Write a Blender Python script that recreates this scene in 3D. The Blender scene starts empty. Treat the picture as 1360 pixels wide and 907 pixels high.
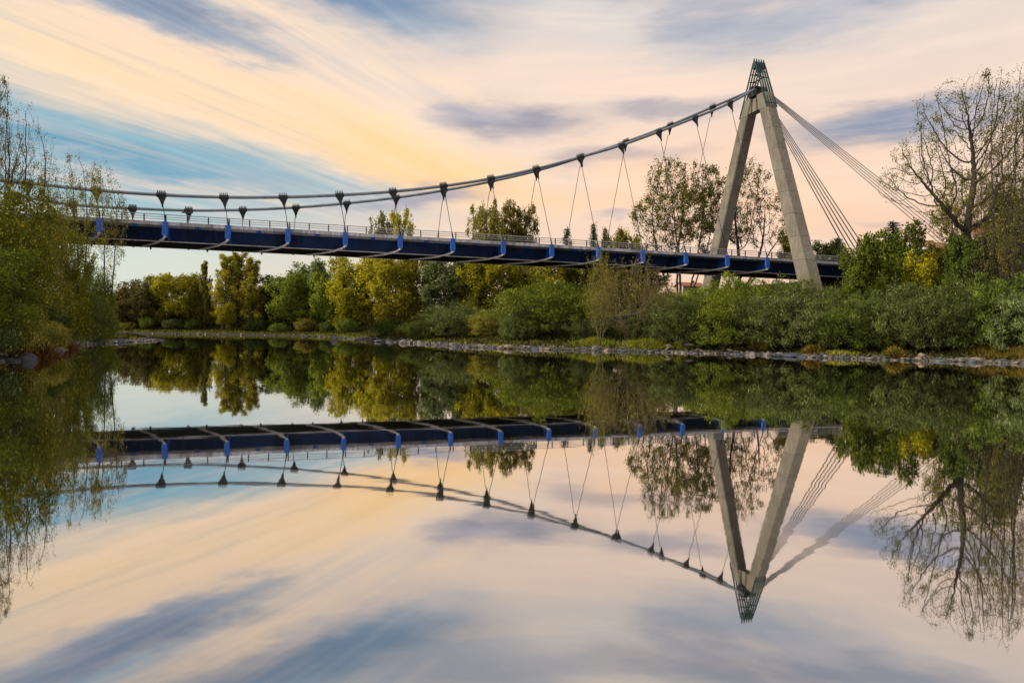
import bpy, math, random
import numpy as np
from mathutils import Matrix, Vector, Euler
R = math.radians
scene = bpy.context.scene
col = scene.collection

# ------------------------------------------------------------------ camera numbers
F, PITCH, ROLL, CH = 890.0, 0.0232, 0.014, 2.7
cr, sr, cp, sp = math.cos(ROLL), math.sin(ROLL), math.cos(PITCH), math.sin(PITCH)

def direction(px, py):
    """unit world direction seen at a photo position"""
    a, b = px - 680, py - 453.5
    x = a * cr + b * sr; y = -a * sr + b * cr
    X, zc = x / F, -y / F
    v = np.array([X, cp + zc * sp, -sp + zc * cp])
    return v / np.linalg.norm(v)

def at(px, py, D):
    d = direction(px, py)
    return np.array([0, 0, CH]) + d * (D / d[1])

cam_d = bpy.data.cameras.new('camera'); cam = bpy.data.objects.new('camera', cam_d); col.objects.link(cam)
cx = Vector((cr, sr * sp, sr * cp)); cy = Vector((-sr, cr * sp, cr * cp)); cz = Vector((0, -cp, sp))
m = Matrix.Identity(4)
for i in range(3):
    m[i][0], m[i][1], m[i][2] = cx[i], cy[i], cz[i]
m[2][3] = CH
cam.matrix_world = m
cam_d.sensor_width = 36; cam_d.lens = F / 1360 * 36; cam_d.clip_start = 0.1; cam_d.clip_end = 20000
scene.camera = cam

# ------------------------------------------------------------------ material helpers
def lin(r, g, b):
    f = lambda c: (c / 255 / 12.92) if c <= 10.3 else ((c / 255 + 0.055) / 1.055) ** 2.4
    return (f(r), f(g), f(b), 1)

class NT:
    def __init__(s, tree): s.t = tree; s.n = tree.nodes; s.l = tree.links
    def new(s, typ, **kw):
        n = s.n.new(typ)
        for k, v in kw.items(): setattr(n, k, v)
        return n
    def put(s, sock, v):
        if hasattr(v, 'is_output') or hasattr(v, 'links'): s.l.new(v, sock)
        else: sock.default_value = v
    def math(s, op, a, b=None, c=None, clamp=False):
        n = s.new('ShaderNodeMath', operation=op, use_clamp=clamp)
        s.put(n.inputs[0], a)
        if b is not None: s.put(n.inputs[1], b)
        if c is not None: s.put(n.inputs[2], c)
        return n.outputs[0]
    def noise(s, vec, scale, detail=3, rough=.5, dist=0., color=False):
        n = s.new('ShaderNodeTexNoise'); n.inputs['Scale'].default_value = scale
        n.inputs['Detail'].default_value = detail; n.inputs['Roughness'].default_value = rough
        n.inputs['Distortion'].default_value = dist
        if vec is not None: s.l.new(vec, n.inputs['Vector'])
        return n.outputs['Color'] if color else n.outputs['Fac']
    def mapr(s, v, a, b, c=0., d=1., smooth=False):
        n = s.new('ShaderNodeMapRange', interpolation_type='SMOOTHSTEP' if smooth else 'LINEAR')
        s.put(n.inputs[0], v); n.inputs[1].default_value = a; n.inputs[2].default_value = b
        n.inputs[3].default_value = c; n.inputs[4].default_value = d
        return n.outputs[0]
    def mix(s, fac, a, b, mode='MIX'):
        n = s.new('ShaderNodeMix', data_type='RGBA', blend_type=mode)
        s.put(n.inputs[0], fac); s.put(n.inputs[6], a); s.put(n.inputs[7], b)
        return n.outputs[2]
    def mapping(s, vec, loc=(0,0,0), rot=(0,0,0), scale=(1,1,1), typ='POINT'):
        n = s.new('ShaderNodeMapping', vector_type=typ); s.l.new(vec, n.inputs[0])
        n.inputs[1].default_value = loc; n.inputs[2].default_value = rot; n.inputs[3].default_value = scale
        return n.outputs[0]

def mat(name):
    m = bpy.data.materials.new(name); m.use_nodes = True
    t = NT(m.node_tree); b = m.node_tree.nodes['Principled BSDF']
    return m, t, b

def simple(name, c1, c2, scale=2., rough=.6, metal=0., bump=0., stretch=(1,1,1), detail=5, spec=.3):
    m, t, b = mat(name)
    co = t.new('ShaderNodeTexCoord').outputs['Object']
    co = t.mapping(co, scale=stretch)
    n = t.noise(co, scale, detail, .6)
    t.l.new(t.mix(t.mapr(n, .3, .7), (*c1, 1), (*c2, 1)), b.inputs['Base Color'])
    b.inputs['Roughness'].default_value = rough; b.inputs['Metallic'].default_value = metal
    b.inputs['Specular IOR Level'].default_value = spec
    if bump:
        bn = t.new('ShaderNodeBump'); bn.inputs['Strength'].default_value = bump; bn.inputs['Distance'].default_value = .1
        t.l.new(t.noise(co, scale * 4, 4), bn.inputs['Height']); t.l.new(bn.outputs[0], b.inputs['Normal'])
    return m

def foliage(name, c1, c2, c3=None, trans=.42):
    """leaf colour varies from leaf to leaf (face attribute) and from clump to clump (noise)"""
    m = bpy.data.materials.new(name); m.use_nodes = True
    t = NT(m.node_tree); m.node_tree.nodes.clear()
    c1, c2, c3 = [None if c is None else tuple(k * g for k, g in zip(c, (2.1, 2.05, 1.6))) for c in (c1, c2, c3)]
    out = t.new('ShaderNodeOutputMaterial')
    at_ = t.new('ShaderNodeAttribute', attribute_name='rnd', attribute_type='GEOMETRY')
    geo = t.new('ShaderNodeNewGeometry')
    n = t.noise(geo.outputs['Position'], .8, 4, .65)
    f = t.math('ADD', t.math('MULTIPLY', at_.outputs['Fac'], .45), t.mapr(n, .32, .68, 0, .6), clamp=True)
    c = t.mix(f, (*c1, 1), (*c2, 1))
    if c3:
        hit = t.mapr(at_.outputs['Fac'], .80, .98)
        c = t.mix(hit, c, (*c3, 1))
    oi = t.new('ShaderNodeObjectInfo')
    hsv = t.new('ShaderNodeHueSaturation'); t.l.new(c, hsv.inputs['Color'])
    t.l.new(t.mapr(oi.outputs['Random'], 0, 1, .72, 1.22), hsv.inputs['Value'])
    c = hsv.outputs[0]
    d = t.new('ShaderNodeBsdfDiffuse'); tr = t.new('ShaderNodeBsdfTranslucent')
    t.l.new(c, d.inputs[0]); t.l.new(c, tr.inputs[0])
    mx = t.new('ShaderNodeMixShader'); mx.inputs[0].default_value = trans
    t.l.new(d.outputs[0], mx.inputs[1]); t.l.new(tr.outputs[0], mx.inputs[2]); t.l.new(mx.outputs[0], out.inputs[0])
    return m

M = {}
M['bark'] = simple('bark', (.035,.028,.02), (.09,.075,.055), 3, .9, bump=.4)
M['bark_pale'] = simple('pale_bark', (.10,.085,.06), (.2,.175,.13), 3, .9, bump=.3)
M['bark_dark'] = simple('dark_bark', (.02,.017,.013), (.055,.045,.033), 3, .9, bump=.4)
M['twig_brown'] = simple('brown_twig', (.10,.08,.045), (.20,.16,.10), 3, .9)
M['steel'] = simple('cable_steel', (.16,.19,.22), (.26,.30,.34), .7, .4, .3)
M['dark_steel'] = simple('clamp_steel', (.02,.023,.026), (.045,.05,.055), 2, .5, .3)
M['stay'] = simple('stay_steel', (.24,.24,.25), (.36,.36,.37), .7, .5, .2)
M['rail'] = simple('rail_metal', (.30,.31,.33), (.46,.47,.49), 1.2, .5, .3)
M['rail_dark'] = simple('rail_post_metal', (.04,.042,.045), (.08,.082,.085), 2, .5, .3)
M['fascia'] = simple('fascia_concrete', (.46,.46,.52), (.62,.61,.66), .5, .75, stretch=(1,1,3), bump=.1)
M['navy'] = simple('shaded_girder_blue', (.004,.017,.075), (.009,.034,.13), .35, .55, stretch=(1,1,.4), spec=.12)  # bridge blue darkened: shade under the slab overhang is put into the colour
M['blue'] = simple('bright_blue_paint', (.014,.09,.42), (.03,.145,.56), 1.5, .5, spec=.15)
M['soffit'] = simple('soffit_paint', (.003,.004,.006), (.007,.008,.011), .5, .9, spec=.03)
M['flange'] = simple('flange_paint', (.66,.64,.63), (.82,.80,.80), .8, .5)
M['asphalt'] = simple('asphalt', (.04,.04,.042), (.06,.06,.06), 4, .9)
M['spire'] = simple('spire_steel', (.02,.045,.042), (.045,.085,.078), 1.2, .45, .3)
M['stone'] = simple('river_stone', (.07,.068,.066), (.27,.25,.23), .9, .8, bump=.5)
M['gravel'] = simple('gravel_stone', (.04,.038,.035), (.17,.16,.145), .9, .85)
M['stone_warm'] = simple('warm_river_stone', (.11,.09,.07), (.34,.27,.21), .9, .8, bump=.5)
M['stone_wet'] = simple('wet_river_stone', (.03,.034,.042), (.09,.105,.13), .9, .38, bump=.3, spec=.5)
M['wood'] = simple('driftwood', (.16,.13,.10), (.30,.26,.21), 3, .9, bump=.4, stretch=(1,1,5))
M['plaster'] = simple('wall_plaster', (.42,.33,.26), (.55,.45,.36), 1, .9)
M['plaster_white'] = simple('white_wall_plaster', (.6,.58,.55), (.75,.73,.7), 1, .9)
M['roof'] = simple('clay_roof', (.22,.10,.06), (.36,.17,.11), 5, .9, bump=.4)
M['glass'] = simple('window_glass', (.02,.025,.03), (.04,.045,.05), 1, .08, spec=.8)
M['door'] = simple('wood_door', (.1,.06,.03), (.15,.09,.05), 3, .6)

def grime(name, amount, vs=1.2):
    m = M[name]; t = NT(m.node_tree); b = m.node_tree.nodes['Principled BSDF']; src = b.inputs['Base Color'].links[0].from_socket
    co = t.new('ShaderNodeTexCoord').outputs['Object']
    n = t.noise(t.mapping(co, scale=(vs, vs, .12)), 1.7, 5, .7); n2 = t.noise(co, .9, 6, .7)
    k = t.math('MULTIPLY', t.mapr(t.math('MULTIPLY', n, t.math('ADD', n2, .5)), .42, .75), amount)
    t.l.new(t.mix(k, src, (.075,.07,.06,1)), b.inputs['Base Color'])
def plate_joints(name, every):
    m = M[name]; t = NT(m.node_tree); b = m.node_tree.nodes['Principled BSDF']; src = b.inputs['Base Color'].links[0].from_socket
    sep = t.new('ShaderNodeSeparateXYZ'); t.l.new(t.new('ShaderNodeTexCoord').outputs['Object'], sep.inputs[0])
    fr = t.math('FRACT', t.math('DIVIDE', sep.outputs[0], every))
    ln = t.mapr(t.math('ABSOLUTE', t.math('SUBTRACT', fr, .5)), 0, .022, 1, 0)
    wn = t.new('ShaderNodeTexWhiteNoise', noise_dimensions='1D'); t.l.new(t.math('FLOOR', t.math('ADD', t.math('DIVIDE', sep.outputs[0], every), .5)), wn.inputs['W'])
    hsv = t.new('ShaderNodeHueSaturation'); t.l.new(src, hsv.inputs['Color']); t.l.new(t.mapr(wn.outputs['Value'], 0, 1, .7, 1.25), hsv.inputs['Value'])
    t.l.new(t.mix(t.math('MULTIPLY', ln, .6), hsv.outputs[0], (.04,.06,.10,1)), b.inputs['Base Color'])
plate_joints('navy', 4.0); plate_joints('fascia', 4.0)
for nm_, am_ in (('navy', .35), ('blue', .45), ('fascia', .75), ('flange', .6)): grime(nm_, am_)

def concrete():
    m, t, b = mat('pylon_concrete')
    co = t.new('ShaderNodeTexCoord').outputs['Object']
    n1 = t.noise(co, .35, 6, .65)
    n2 = t.noise(t.mapping(co, scale=(2.5, 2.5, .12)), 1.6, 5, .7)          # vertical run-off streaks
    n3 = t.noise(co, 6, 5, .7)
    c = t.mix(t.mapr(n1, .3, .7), (.125,.113,.09,1), (.245,.225,.18,1))
    c = t.mix(t.math('MULTIPLY', t.mapr(n2, .42, .66), .8), c, (.085,.078,.062,1))
    c = t.mix(t.math('MULTIPLY', t.mapr(n3, .35, .75), .35), c, (.42,.39,.33,1))
    sep = t.new('ShaderNodeSeparateXYZ'); t.l.new(co, sep.inputs[0])
    zz = t.math('ADD', t.math('DIVIDE', sep.outputs[2], 4.1), t.math('MULTIPLY', sep.outputs[0], .02))
    fr = t.math('FRACT', zz)
    line = t.mapr(t.math('ABSOLUTE', t.math('SUBTRACT', fr, .5)), .0, .022, 1, 0)   # pour joints
    c = t.mix(t.math('MULTIPLY', line, .7), c, (.07,.062,.05,1))
    # each pour has its own tone
    wn = t.new('ShaderNodeTexWhiteNoise', noise_dimensions='1D'); t.l.new(t.math('FLOOR', t.math('ADD', zz, .5)), wn.inputs['W'])
    hsv = t.new('ShaderNodeHueSaturation'); t.l.new(c, hsv.inputs['Color'])
    t.l.new(t.mapr(wn.outputs['Value'], 0, 1, .82, 1.15), hsv.inputs['Value'])
    t.l.new(hsv.outputs[0], b.inputs['Base Color'])
    b.inputs['Roughness'].default_value = .85; b.inputs['Specular IOR Level'].default_value = .25
    bn = t.new('ShaderNodeBump'); bn.inputs['Strength'].default_value = .5; bn.inputs['Distance'].default_value = .05
    t.l.new(t.math('SUBTRACT', n3, line), bn.inputs['Height']); t.l.new(bn.outputs[0], b.inputs['Normal'])
    return m
M['concrete'] = concrete()

# foliage palettes (sunlit-neutral albedos)
M['willow'] = foliage('willow_leaves', (.022,.040,.008), (.092,.135,.026), (.18,.21,.06))
M['willow_bright'] = foliage('bright_willow_leaves', (.028,.046,.007), (.115,.148,.022), (.22,.23,.05))
M['left_leaf'] = foliage('olive_yellow_leaves', (.026,.034,.006), (.105,.115,.016), (.23,.21,.03))
M['willow_grey'] = foliage('grey_willow_leaves', (.020,.032,.011), (.072,.095,.034), (.15,.165,.08))
M['green'] = foliage('green_leaves', (.028,.048,.009), (.105,.135,.020), (.20,.21,.03))
M['dark_green'] = foliage('dark_green_leaves', (.016,.028,.009), (.055,.078,.02), (.10,.12,.03))
M['yellow_green'] = foliage('yellow_green_leaves', (.075,.085,.008), (.24,.23,.018), (.38,.30,.025))
M['gold'] = foliage('golden_leaves', (.075,.075,.008), (.20,.19,.022), (.32,.26,.04))
M['olive'] = foliage('olive_leaves', (.05,.055,.012), (.15,.14,.03), (.24,.19,.05))
M['brown'] = foliage('brown_leaves', (.05,.046,.02), (.13,.12,.05), (.22,.19,.06))
M['silver'] = foliage('silver_green_leaves', (.03,.05,.022), (.10,.135,.062), (.2,.22,.12))
M['rust'] = foliage('rusty_leaves', (.035,.018,.008), (.09,.045,.018), (.13,.075,.025))
M['conifer'] = foliage('conifer_needles', (.01,.022,.012), (.03,.05,.025))
M['undergrowth'] = foliage('undergrowth_leaves', (.018,.02,.008), (.06,.062,.02), (.13,.10,.04))
M['open_leaf'] = foliage('thinning_olive_leaves', (.025,.029,.009), (.088,.09,.022), (.16,.14,.03))
M['twig_leaf'] = foliage('sparse_brown_green_leaves', (.045,.036,.014), (.11,.10,.03), (.2,.19,.04))
M['stone_dark'] = simple('dark_boulder', (.022,.024,.028), (.07,.072,.078), .9, .5, bump=.5, spec=.3)
M['grass'] = foliage('grass_blades', (.06,.09,.012), (.20,.22,.03), (.34,.27,.06), trans=.25)
M['dry_grass'] = foliage('dry_grass_blades', (.05,.045,.01), (.15,.12,.03), (.24,.18,.05), trans=.25)

# ------------------------------------------------------------------ mesh helpers
def link(o, parent=None):
    col.objects.link(o)
    if parent is not None: o.parent = parent
    return o

def tag(o, label=None, cat=None, group=None, kind=None):
    if label: o['label'] = label
    if cat: o['category'] = cat
    if group: o['group'] = group
    if kind: o['kind'] = kind
    return o

def empty(name, loc=(0,0,0), rz=0.):
    o = bpy.data.objects.new(name, None); o.empty_display_size = .5
    o.location = loc; o.rotation_euler = (0, 0, rz)
    return link(o)

class MB:
    """collects pieces of ONE mesh"""
    def __init__(s): s.v = []; s.f = []; s.n = 0
    def add(s, vs, fs):
        k = s.n
        s.v.extend([tuple(map(float, q)) for q in vs]); s.f.extend([tuple(i + k for i in f) for f in fs]); s.n += len(vs)
    def box(s, a, b):
        (x0,y0,z0),(x1,y1,z1) = a, b
        s.add([(x0,y0,z0),(x1,y0,z0),(x1,y1,z0),(x0,y1,z0),(x0,y0,z1),(x1,y0,z1),(x1,y1,z1),(x0,y1,z1)],
              [(0,3,2,1),(4,5,6,7),(0,1,5,4),(1,2,6,5),(2,3,7,6),(3,0,4,7)])
    def hexa(s, lo, hi):
        """two quads, lower and upper loop, CCW from above"""
        n = len(lo)
        s.add(list(lo) + list(hi), [tuple(range(n))[::-1], tuple(range(n, 2*n))] + [(i, (i+1) % n, n + (i+1) % n, n + i) for i in range(n)])
    def tube(s, pts, rad, sides=8, cap=True):
        pts = [np.array(p, float) for p in pts]; n = len(pts)
        rad = [rad] * n if np.isscalar(rad) else list(rad)
        vs = []; prev = None
        for i, p in enumerate(pts):
            d = pts[min(i+1, n-1)] - pts[max(i-1, 0)]; d = d / (np.linalg.norm(d) + 1e-9)
            ref = prev if prev is not None else (np.array([0,0,1.]) if abs(d[2]) < .9 else np.array([1.,0,0]))
            a = ref - d * np.dot(ref, d); a /= np.linalg.norm(a) + 1e-9; prev = a; b = np.cross(d, a)
            for k in range(sides):
                w = 2 * math.pi * k / sides
                vs.append(p + (a * math.cos(w) + b * math.sin(w)) * rad[i])
        fs = [(i*sides + k, i*sides + (k+1) % sides, (i+1)*sides + (k+1) % sides, (i+1)*sides + k) for i in range(n-1) for k in range(sides)]
        if cap: fs += [tuple(range(sides))[::-1], tuple(range((n-1)*sides, n*sides))]
        s.add(vs, fs)
    def extrude(s, prof, us, zf):
        """closed (v, z) profile swept along u, lifted by zf(u)"""
        n = len(prof); vs = [(u, v, z + zf(u)) for u in us for v, z in prof]
        fs = [(i*n + k, (i+1)*n + k, (i+1)*n + (k+1) % n, i*n + (k+1) % n) for i in range(len(us)-1) for k in range(n)]
        fs += [tuple(range(n)), tuple(range((len(us)-1)*n, len(us)*n))[::-1]]
        s.add(vs, fs)
    def build(s, name, material, parent=None, smooth=False, bevel=0.):
        me = bpy.data.meshes.new(name); me.from_pydata(s.v, [], s.f); me.update()
        if smooth: me.polygons.foreach_set('use_smooth', [True] * len(me.polygons))
        me.materials.append(material)
        o = link(bpy.data.objects.new(name, me), parent)
        if bevel:
            bv = o.modifiers.new('bevel', 'BEVEL'); bv.width = bevel; bv.segments = 2; bv.limit_method = 'ANGLE'
        return o

# ------------------------------------------------------------------ world: sky with long-exposure clouds
def px_ae(px, py):
    d = direction(px, py)
    return math.atan2(d[0], d[1]), math.asin(d[2])

def build_world():
    w = bpy.data.worlds.new('World'); scene.world = w; w.use_nodes = True
    t = NT(w.node_tree); t.n.clear()
    out = t.new('ShaderNodeOutputWorld'); bg = t.new('ShaderNodeBackground')
    bg.inputs['Strength'].default_value = .1; t.l.new(bg.outputs[0], out.inputs[0])
    sky = t.new('ShaderNodeTexSky', sky_type='NISHITA'); sky.sun_disc = False
    sky.sun_elevation = SUN_EL; sky.sun_rotation = SUN_AZ
    gen = t.new('ShaderNodeTexCoord').outputs['Generated']
    sep = t.new('ShaderNodeSeparateXYZ'); t.l.new(gen, sep.inputs[0])
    az = t.math('ARCTAN2', sep.outputs[0], sep.outputs[1])
    el = t.math('ARCSINE', sep.outputs[2])
    ae = t.new('ShaderNodeCombineXYZ'); t.l.new(az, ae.inputs[0]); t.l.new(el, ae.inputs[1])
    ae = ae.outputs[0]
    # high cloud sheet: project the direction on a plane, streaks lie along the wind
    den = t.math('ADD', t.math('MAXIMUM', sep.outputs[2], 0.), .10)
    qx = t.math('DIVIDE', sep.outputs[0], den); qy = t.math('DIVIDE', sep.outputs[1], den)
    q = t.new('ShaderNodeCombineXYZ'); t.l.new(qx, q.inputs[0]); t.l.new(qy, q.inputs[1])
    wind = R(60)
    qs = t.mapping(q.outputs[0], rot=(0, 0, -wind), scale=(1, 1, 1))
    streak = t.noise(t.mapping(qs, scale=(.34, 3.6, 1)), 1.0, 6, .6, .5)
    streak2 = t.noise(t.mapping(qs, loc=(7, 3, 0), scale=(.7, 10.0, 1)), 1.0, 5, .62, .3)
    soft = t.noise(t.mapping(ae, scale=(1.2, 3.2, 1)), 2.2, 4, .5)
    # warp the placement coordinates so that no cloud has a clean outline
    wn = t.noise(t.mapping(ae, scale=(2.2, 9, 1)), 2.6, 5, .6, color=True)
    wv = t.new('ShaderNodeVectorMath', operation='SUBTRACT'); t.l.new(wn, wv.inputs[0]); wv.inputs[1].default_value = (.5,.5,.5)
    wm = t.new('ShaderNodeVectorMath', operation='MULTIPLY'); t.l.new(wv.outputs[0], wm.inputs[0]); wm.inputs[1].default_value = (.22,.075,0)
    wa = t.new('ShaderNodeVectorMath', operation='ADD'); t.l.new(ae, wa.inputs[0]); t.l.new(wm.outputs[0], wa.inputs[1])
    aw = wa.outputs[0]

    def stroke(px, py, ang, hl, hw):
        a, e = px_ae(px, py)
        a2, e2 = px_ae(px + 10 * math.cos(R(ang)), py - 10 * math.sin(R(ang)))
        th = math.atan2(e2 - e, a2 - a)
        k = math.hypot(a2 - a, e2 - e) / 10
        mp = t.mapping(aw, loc=(a, e, 0), rot=(0, 0, th), scale=(hl * k, hw * k, 1), typ='TEXTURE')
        ln = t.new('ShaderNodeVectorMath', operation='LENGTH'); t.l.new(mp, ln.inputs[0])
        return t.mapr(ln.outputs['Value'], 1.0, 0.12, 0, 1, smooth=True)
    # clear part: pale near the horizon, blue above, cool on the left and warm on the right
    eln = t.math('ABSOLUTE', el)
    low_l, low_r = lin(205,212,200), lin(236,200,172)
    mid_l, mid_r = lin(150,182,192), lin(238,208,186)
    top_l, top_r = lin(160,180,196), lin(214,207,202)
    side = t.mapr(az, -.50, .05, 0, 1, smooth=True)
    low = t.mix(side, low_l, low_r); mid = t.mix(side, mid_l, mid_r)
    side2 = t.mapr(az, -.55, .12, 0, 1, smooth=True)
    top = t.mix(side2, top_l, top_r)
    c = t.mix(t.mapr(eln, .06, .20, 0, 1, smooth=True), low, mid)
    c = t.mix(t.mapr(eln, .22, .48, 0, 1, smooth=True), c, top)
    zen = lin(150,165,190)
    c = t.mix(t.mapr(eln, .50, 1.1, 0, .8, smooth=True), c, zen)
    # clear blue between the streaks
    S = [  # px, py, angle, half length, half width, colour, opacity, streakiness
        (150,195, -13, 420, 75, lin(108,158,184), .85, .6),
        (170,222, -12, 280, 26, lin(92,148,178), .85, .65),
        (60,185, -12, 250, 20, lin(84,146,172), .8, .6),
        (330,205, -14, 260, 16, lin(110,165,185), .6, .6),
        (400,240, -13, 220, 15, lin(120,168,185), .55, .6),
        (80,262, -10, 260, 22, lin(125,172,188), .6, .4),
        (300,60, -22, 480, 115, lin(253,214,178), .82, .7),
        (130,85, -21, 420, 70, lin(253,217,170), .9, .6),
        (230,125, -17, 380, 38, lin(250,215,170), .75, .6),
        (60,128, -15, 260, 26, lin(238,208,176), .6, .6),
        (340,178, -17, 300, 13, lin(246,214,176), .6, .5),
        (420,200, -15, 300, 14, lin(246,210,176), .6, .5),
        (500,180, -20, 300, 50, lin(250,214,170), .7, .4),
        (560,215, -18, 190, 42, lin(255,208,136), .95, .25),
        (640,250, -12, 180, 30, lin(252,206,150), .75, .3),
        (640,135, -12, 320, 80, lin(240,217,198), .6, .3),
        (250,248, -8, 260, 16, lin(240,215,190), .6, .5),
        (230,25, -22, 190, 26, lin(100,136,170), .95, .35),
        (290,52, -24, 120, 13, lin(120,150,178), .7, .5),
        (150,5, -18, 110, 16, lin(120,155,180), .6, .5),
        (470,10, -18, 190, 48, lin(124,162,188), .85, .35),
        (690,160, -6, 115, 26, lin(122,132,156), 1.0, .2),
        (640,150, 2, 80, 12, lin(176,172,188), .6, .3),
        (1160,168, 3, 175, 30, lin(116,134,162), 1.0, .2),
        (1240,150, 4, 150, 30, lin(128,142,168), .9, .2),
        (1030,38, 10, 200, 32, lin(150,162,182), .95, .3),
        (930,30, 12, 110, 20, lin(144,156,178), .85, .3),
        (880,145, 4, 110, 16, lin(134,142,164), .95, .25),
        (820,214, 3, 120, 15, lin(132,140,164), .95, .25),
        (560,262, 3, 120, 14, lin(140,146,168), .95, .25),
        (805,287, 4, 50, 7, lin(146,152,176), .95, .2),
        (1180,292, 1, 95, 5, lin(168,160,178), .85, .2),
        (340,232, -6, 60, 8, lin(160,168,182), .6, .3),
        (370,246, -4, 50, 6, lin(170,172,184), .6, .3),
        (1100,300, 0, 260, 60, lin(242,196,164), .6, .1),
        (950,230, 0, 260, 60, lin(244,204,170), .5, .2),
        (560,395, 0, 300, 60, lin(228,205,180), .4, .1),
        # above the frame, seen in the water
        (170,-14, -22, 230, 34, lin(88,116,152), .95, .3),
        (20,-60, -20, 200, 40, lin(120,140,168), .7, .4),
        (420,-30, -16, 330, 46, lin(96,124,158), .95, .3),
        (640,-40, -8, 200, 30, lin(130,144,170), .7, .3),
        (960,-18, 6, 230, 30, lin(128,140,166), .85, .3),
        (1180,-30, 3, 240, 28, lin(118,134,162), .85, .3),
        (430,50, -24, 300, 18, lin(255,222,184), .7, .5),
        (330,110, -20, 300, 16, lin(255,216,168), .7, .5),
        (560,75, -22, 260, 22, lin(248,214,190), .6, .5),
        (820,110, -8, 220, 30, lin(246,214,194), .6, .4),
        (1080,100, 2, 220, 26, lin(240,210,190), .5, .4),
        (870,262, 0, 260, 40, lin(250,205,165), .6, .2),
    ]
    thr = t.mapr(streak, .36, .62, 0, 1); thr2 = t.mapr(streak2, .34, .64, 0, 1)
    texl = t.math('MULTIPLY_ADD', thr2, .45, t.math('MULTIPLY', thr, .55))
    texr = t.mapr(t.noise(t.mapping(ae, rot=(0, 0, R(-5)), scale=(2.2, 17, 1)), 1.6, 6, .6, .4), .32, .68)
    texl = t.math('MULTIPLY_ADD', t.math('SUBTRACT', texl, .5), t.mapr(el, .07, .17, .1, 1.), .5)
    lm = t.mapr(az, -.24, .10, 0, 1, smooth=True)
    tex = t.math('ADD', t.math('MULTIPLY', texr, lm), t.math('MULTIPLY', texl, t.math('SUBTRACT', 1, lm)))
    for px, py, an, hl, hw, colr, op, st in S:
        s_ = stroke(px, py, an, hl * 1.25, hw * 1.45)
        if st: s_ = t.math('MULTIPLY', s_, t.mapr(tex, .15, .75, 1 - min(1, st*1.35), 1))
        c = t.mix(t.math('MULTIPLY', s_, op), c, colr)
    # faint overall streaks
    c2 = t.mix(t.mapr(tex, .4, .9, 0, .34), c, lin(250,226,202))
    c2 = t.mix(t.mapr(soft, .5, .8, 0, .25), c2, lin(186,192,204))
    # behind the camera the cloud sheet simply goes on
    back = t.mapr(sep.outputs[1], -.15, .35, 1, 0, smooth=True)
    cb = t.mix(t.mapr(tex, .2, .8, 0, 1), lin(150,170,196), lin(240,212,186))
    c2 = t.mix(back, c2, cb)
    gain = t.new('ShaderNodeVectorMath', operation='SCALE'); t.l.new(c2, gain.inputs[0]); gain.inputs['Scale'].default_value = 10.0
    sk = t.new('ShaderNodeVectorMath', operation='SCALE'); t.l.new(sky.outputs[0], sk.inputs[0]); sk.inputs['Scale'].default_value = .04
    add = t.new('ShaderNodeVectorMath', operation='ADD'); t.l.new(gain.outputs[0], add.inputs[0]); t.l.new(sk.outputs[0], add.inputs[1])
    t.l.new(add.outputs[0], bg.inputs['Color'])
    w.cycles.sampling_method = 'MANUAL'; w.cycles.sample_map_resolution = 512

SUN_EL, SUN_AZ = R(34), R(-107)      # low soft sun behind the camera's left shoulder
build_world()
sun_d = bpy.data.lights.new('sun', 'SUN'); sun = link(bpy.data.objects.new('sun', sun_d))
sun_d.energy = 3.7; sun_d.angle = R(7); sun_d.color = (1, .86, .68)
sd = Vector((math.sin(SUN_AZ) * math.cos(SUN_EL), math.cos(SUN_AZ) * math.cos(SUN_EL), math.sin(SUN_EL)))
sun.rotation_euler = sd.to_track_quat('Z', 'Y').to_euler()

# ------------------------------------------------------------------ terrain
def wl(px, D): return ((px - 680) / F * D, D)
RIGHT = [wl(120,150), wl(160,141), wl(200,140), wl(250,141), wl(300,139), wl(350,140), wl(400,137), wl(440,128), wl(480,113), wl(520,101), wl(560,92), wl(600,84),
         wl(650,80), wl(700,77.5), wl(750,77), wl(800,76), wl(850,74), wl(900,73), wl(950,72.5), wl(985,70), wl(1010,71), wl(1040,68.5), wl(1070,66), wl(1130,64), wl(1200,62), wl(1280,60.5), wl(1360,58.5),
         wl(1480,54), (58,47), (66,30), (74,0), (80,-90)]
LEFT = [(-30,-90), (-27,-20), (-29,20), wl(-40,36), wl(0,41.7), wl(30,44.5), wl(60,51), wl(80,61), wl(100,71), wl(140,77), wl(180,84), wl(205,91), wl(214,95), wl(205,99), wl(170,100), (-66,108), (-82,126)]
POLY = np.array(LEFT + RIGHT)

def sdist(x, y):
    """distance to the waterline: > 0 on land"""
    x = np.asarray(x, float); y = np.asarray(y, float)
    dmin = np.full(x.shape, 1e9); inside = np.zeros(x.shape, bool)
    n = len(POLY)
    for i in range(n):
        ax, ay = POLY[i]; bx, by = POLY[(i+1) % n]
        ex, ey = bx - ax, by - ay; L = ex*ex + ey*ey
        k = np.clip(((x-ax)*ex + (y-ay)*ey) / L, 0, 1)
        dmin = np.minimum(dmin, np.hypot(x - ax - k*ex, y - ay - k*ey))
        cond = ((ay > y) != (by > y))
        with np.errstate(divide='ignore', invalid='ignore'):
            xi = ax + (y - ay) * ex / (ey if ey != 0 else 1e-9)
        inside ^= cond & (x < xi)
    return np.where(inside, -dmin, dmin)

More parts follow.
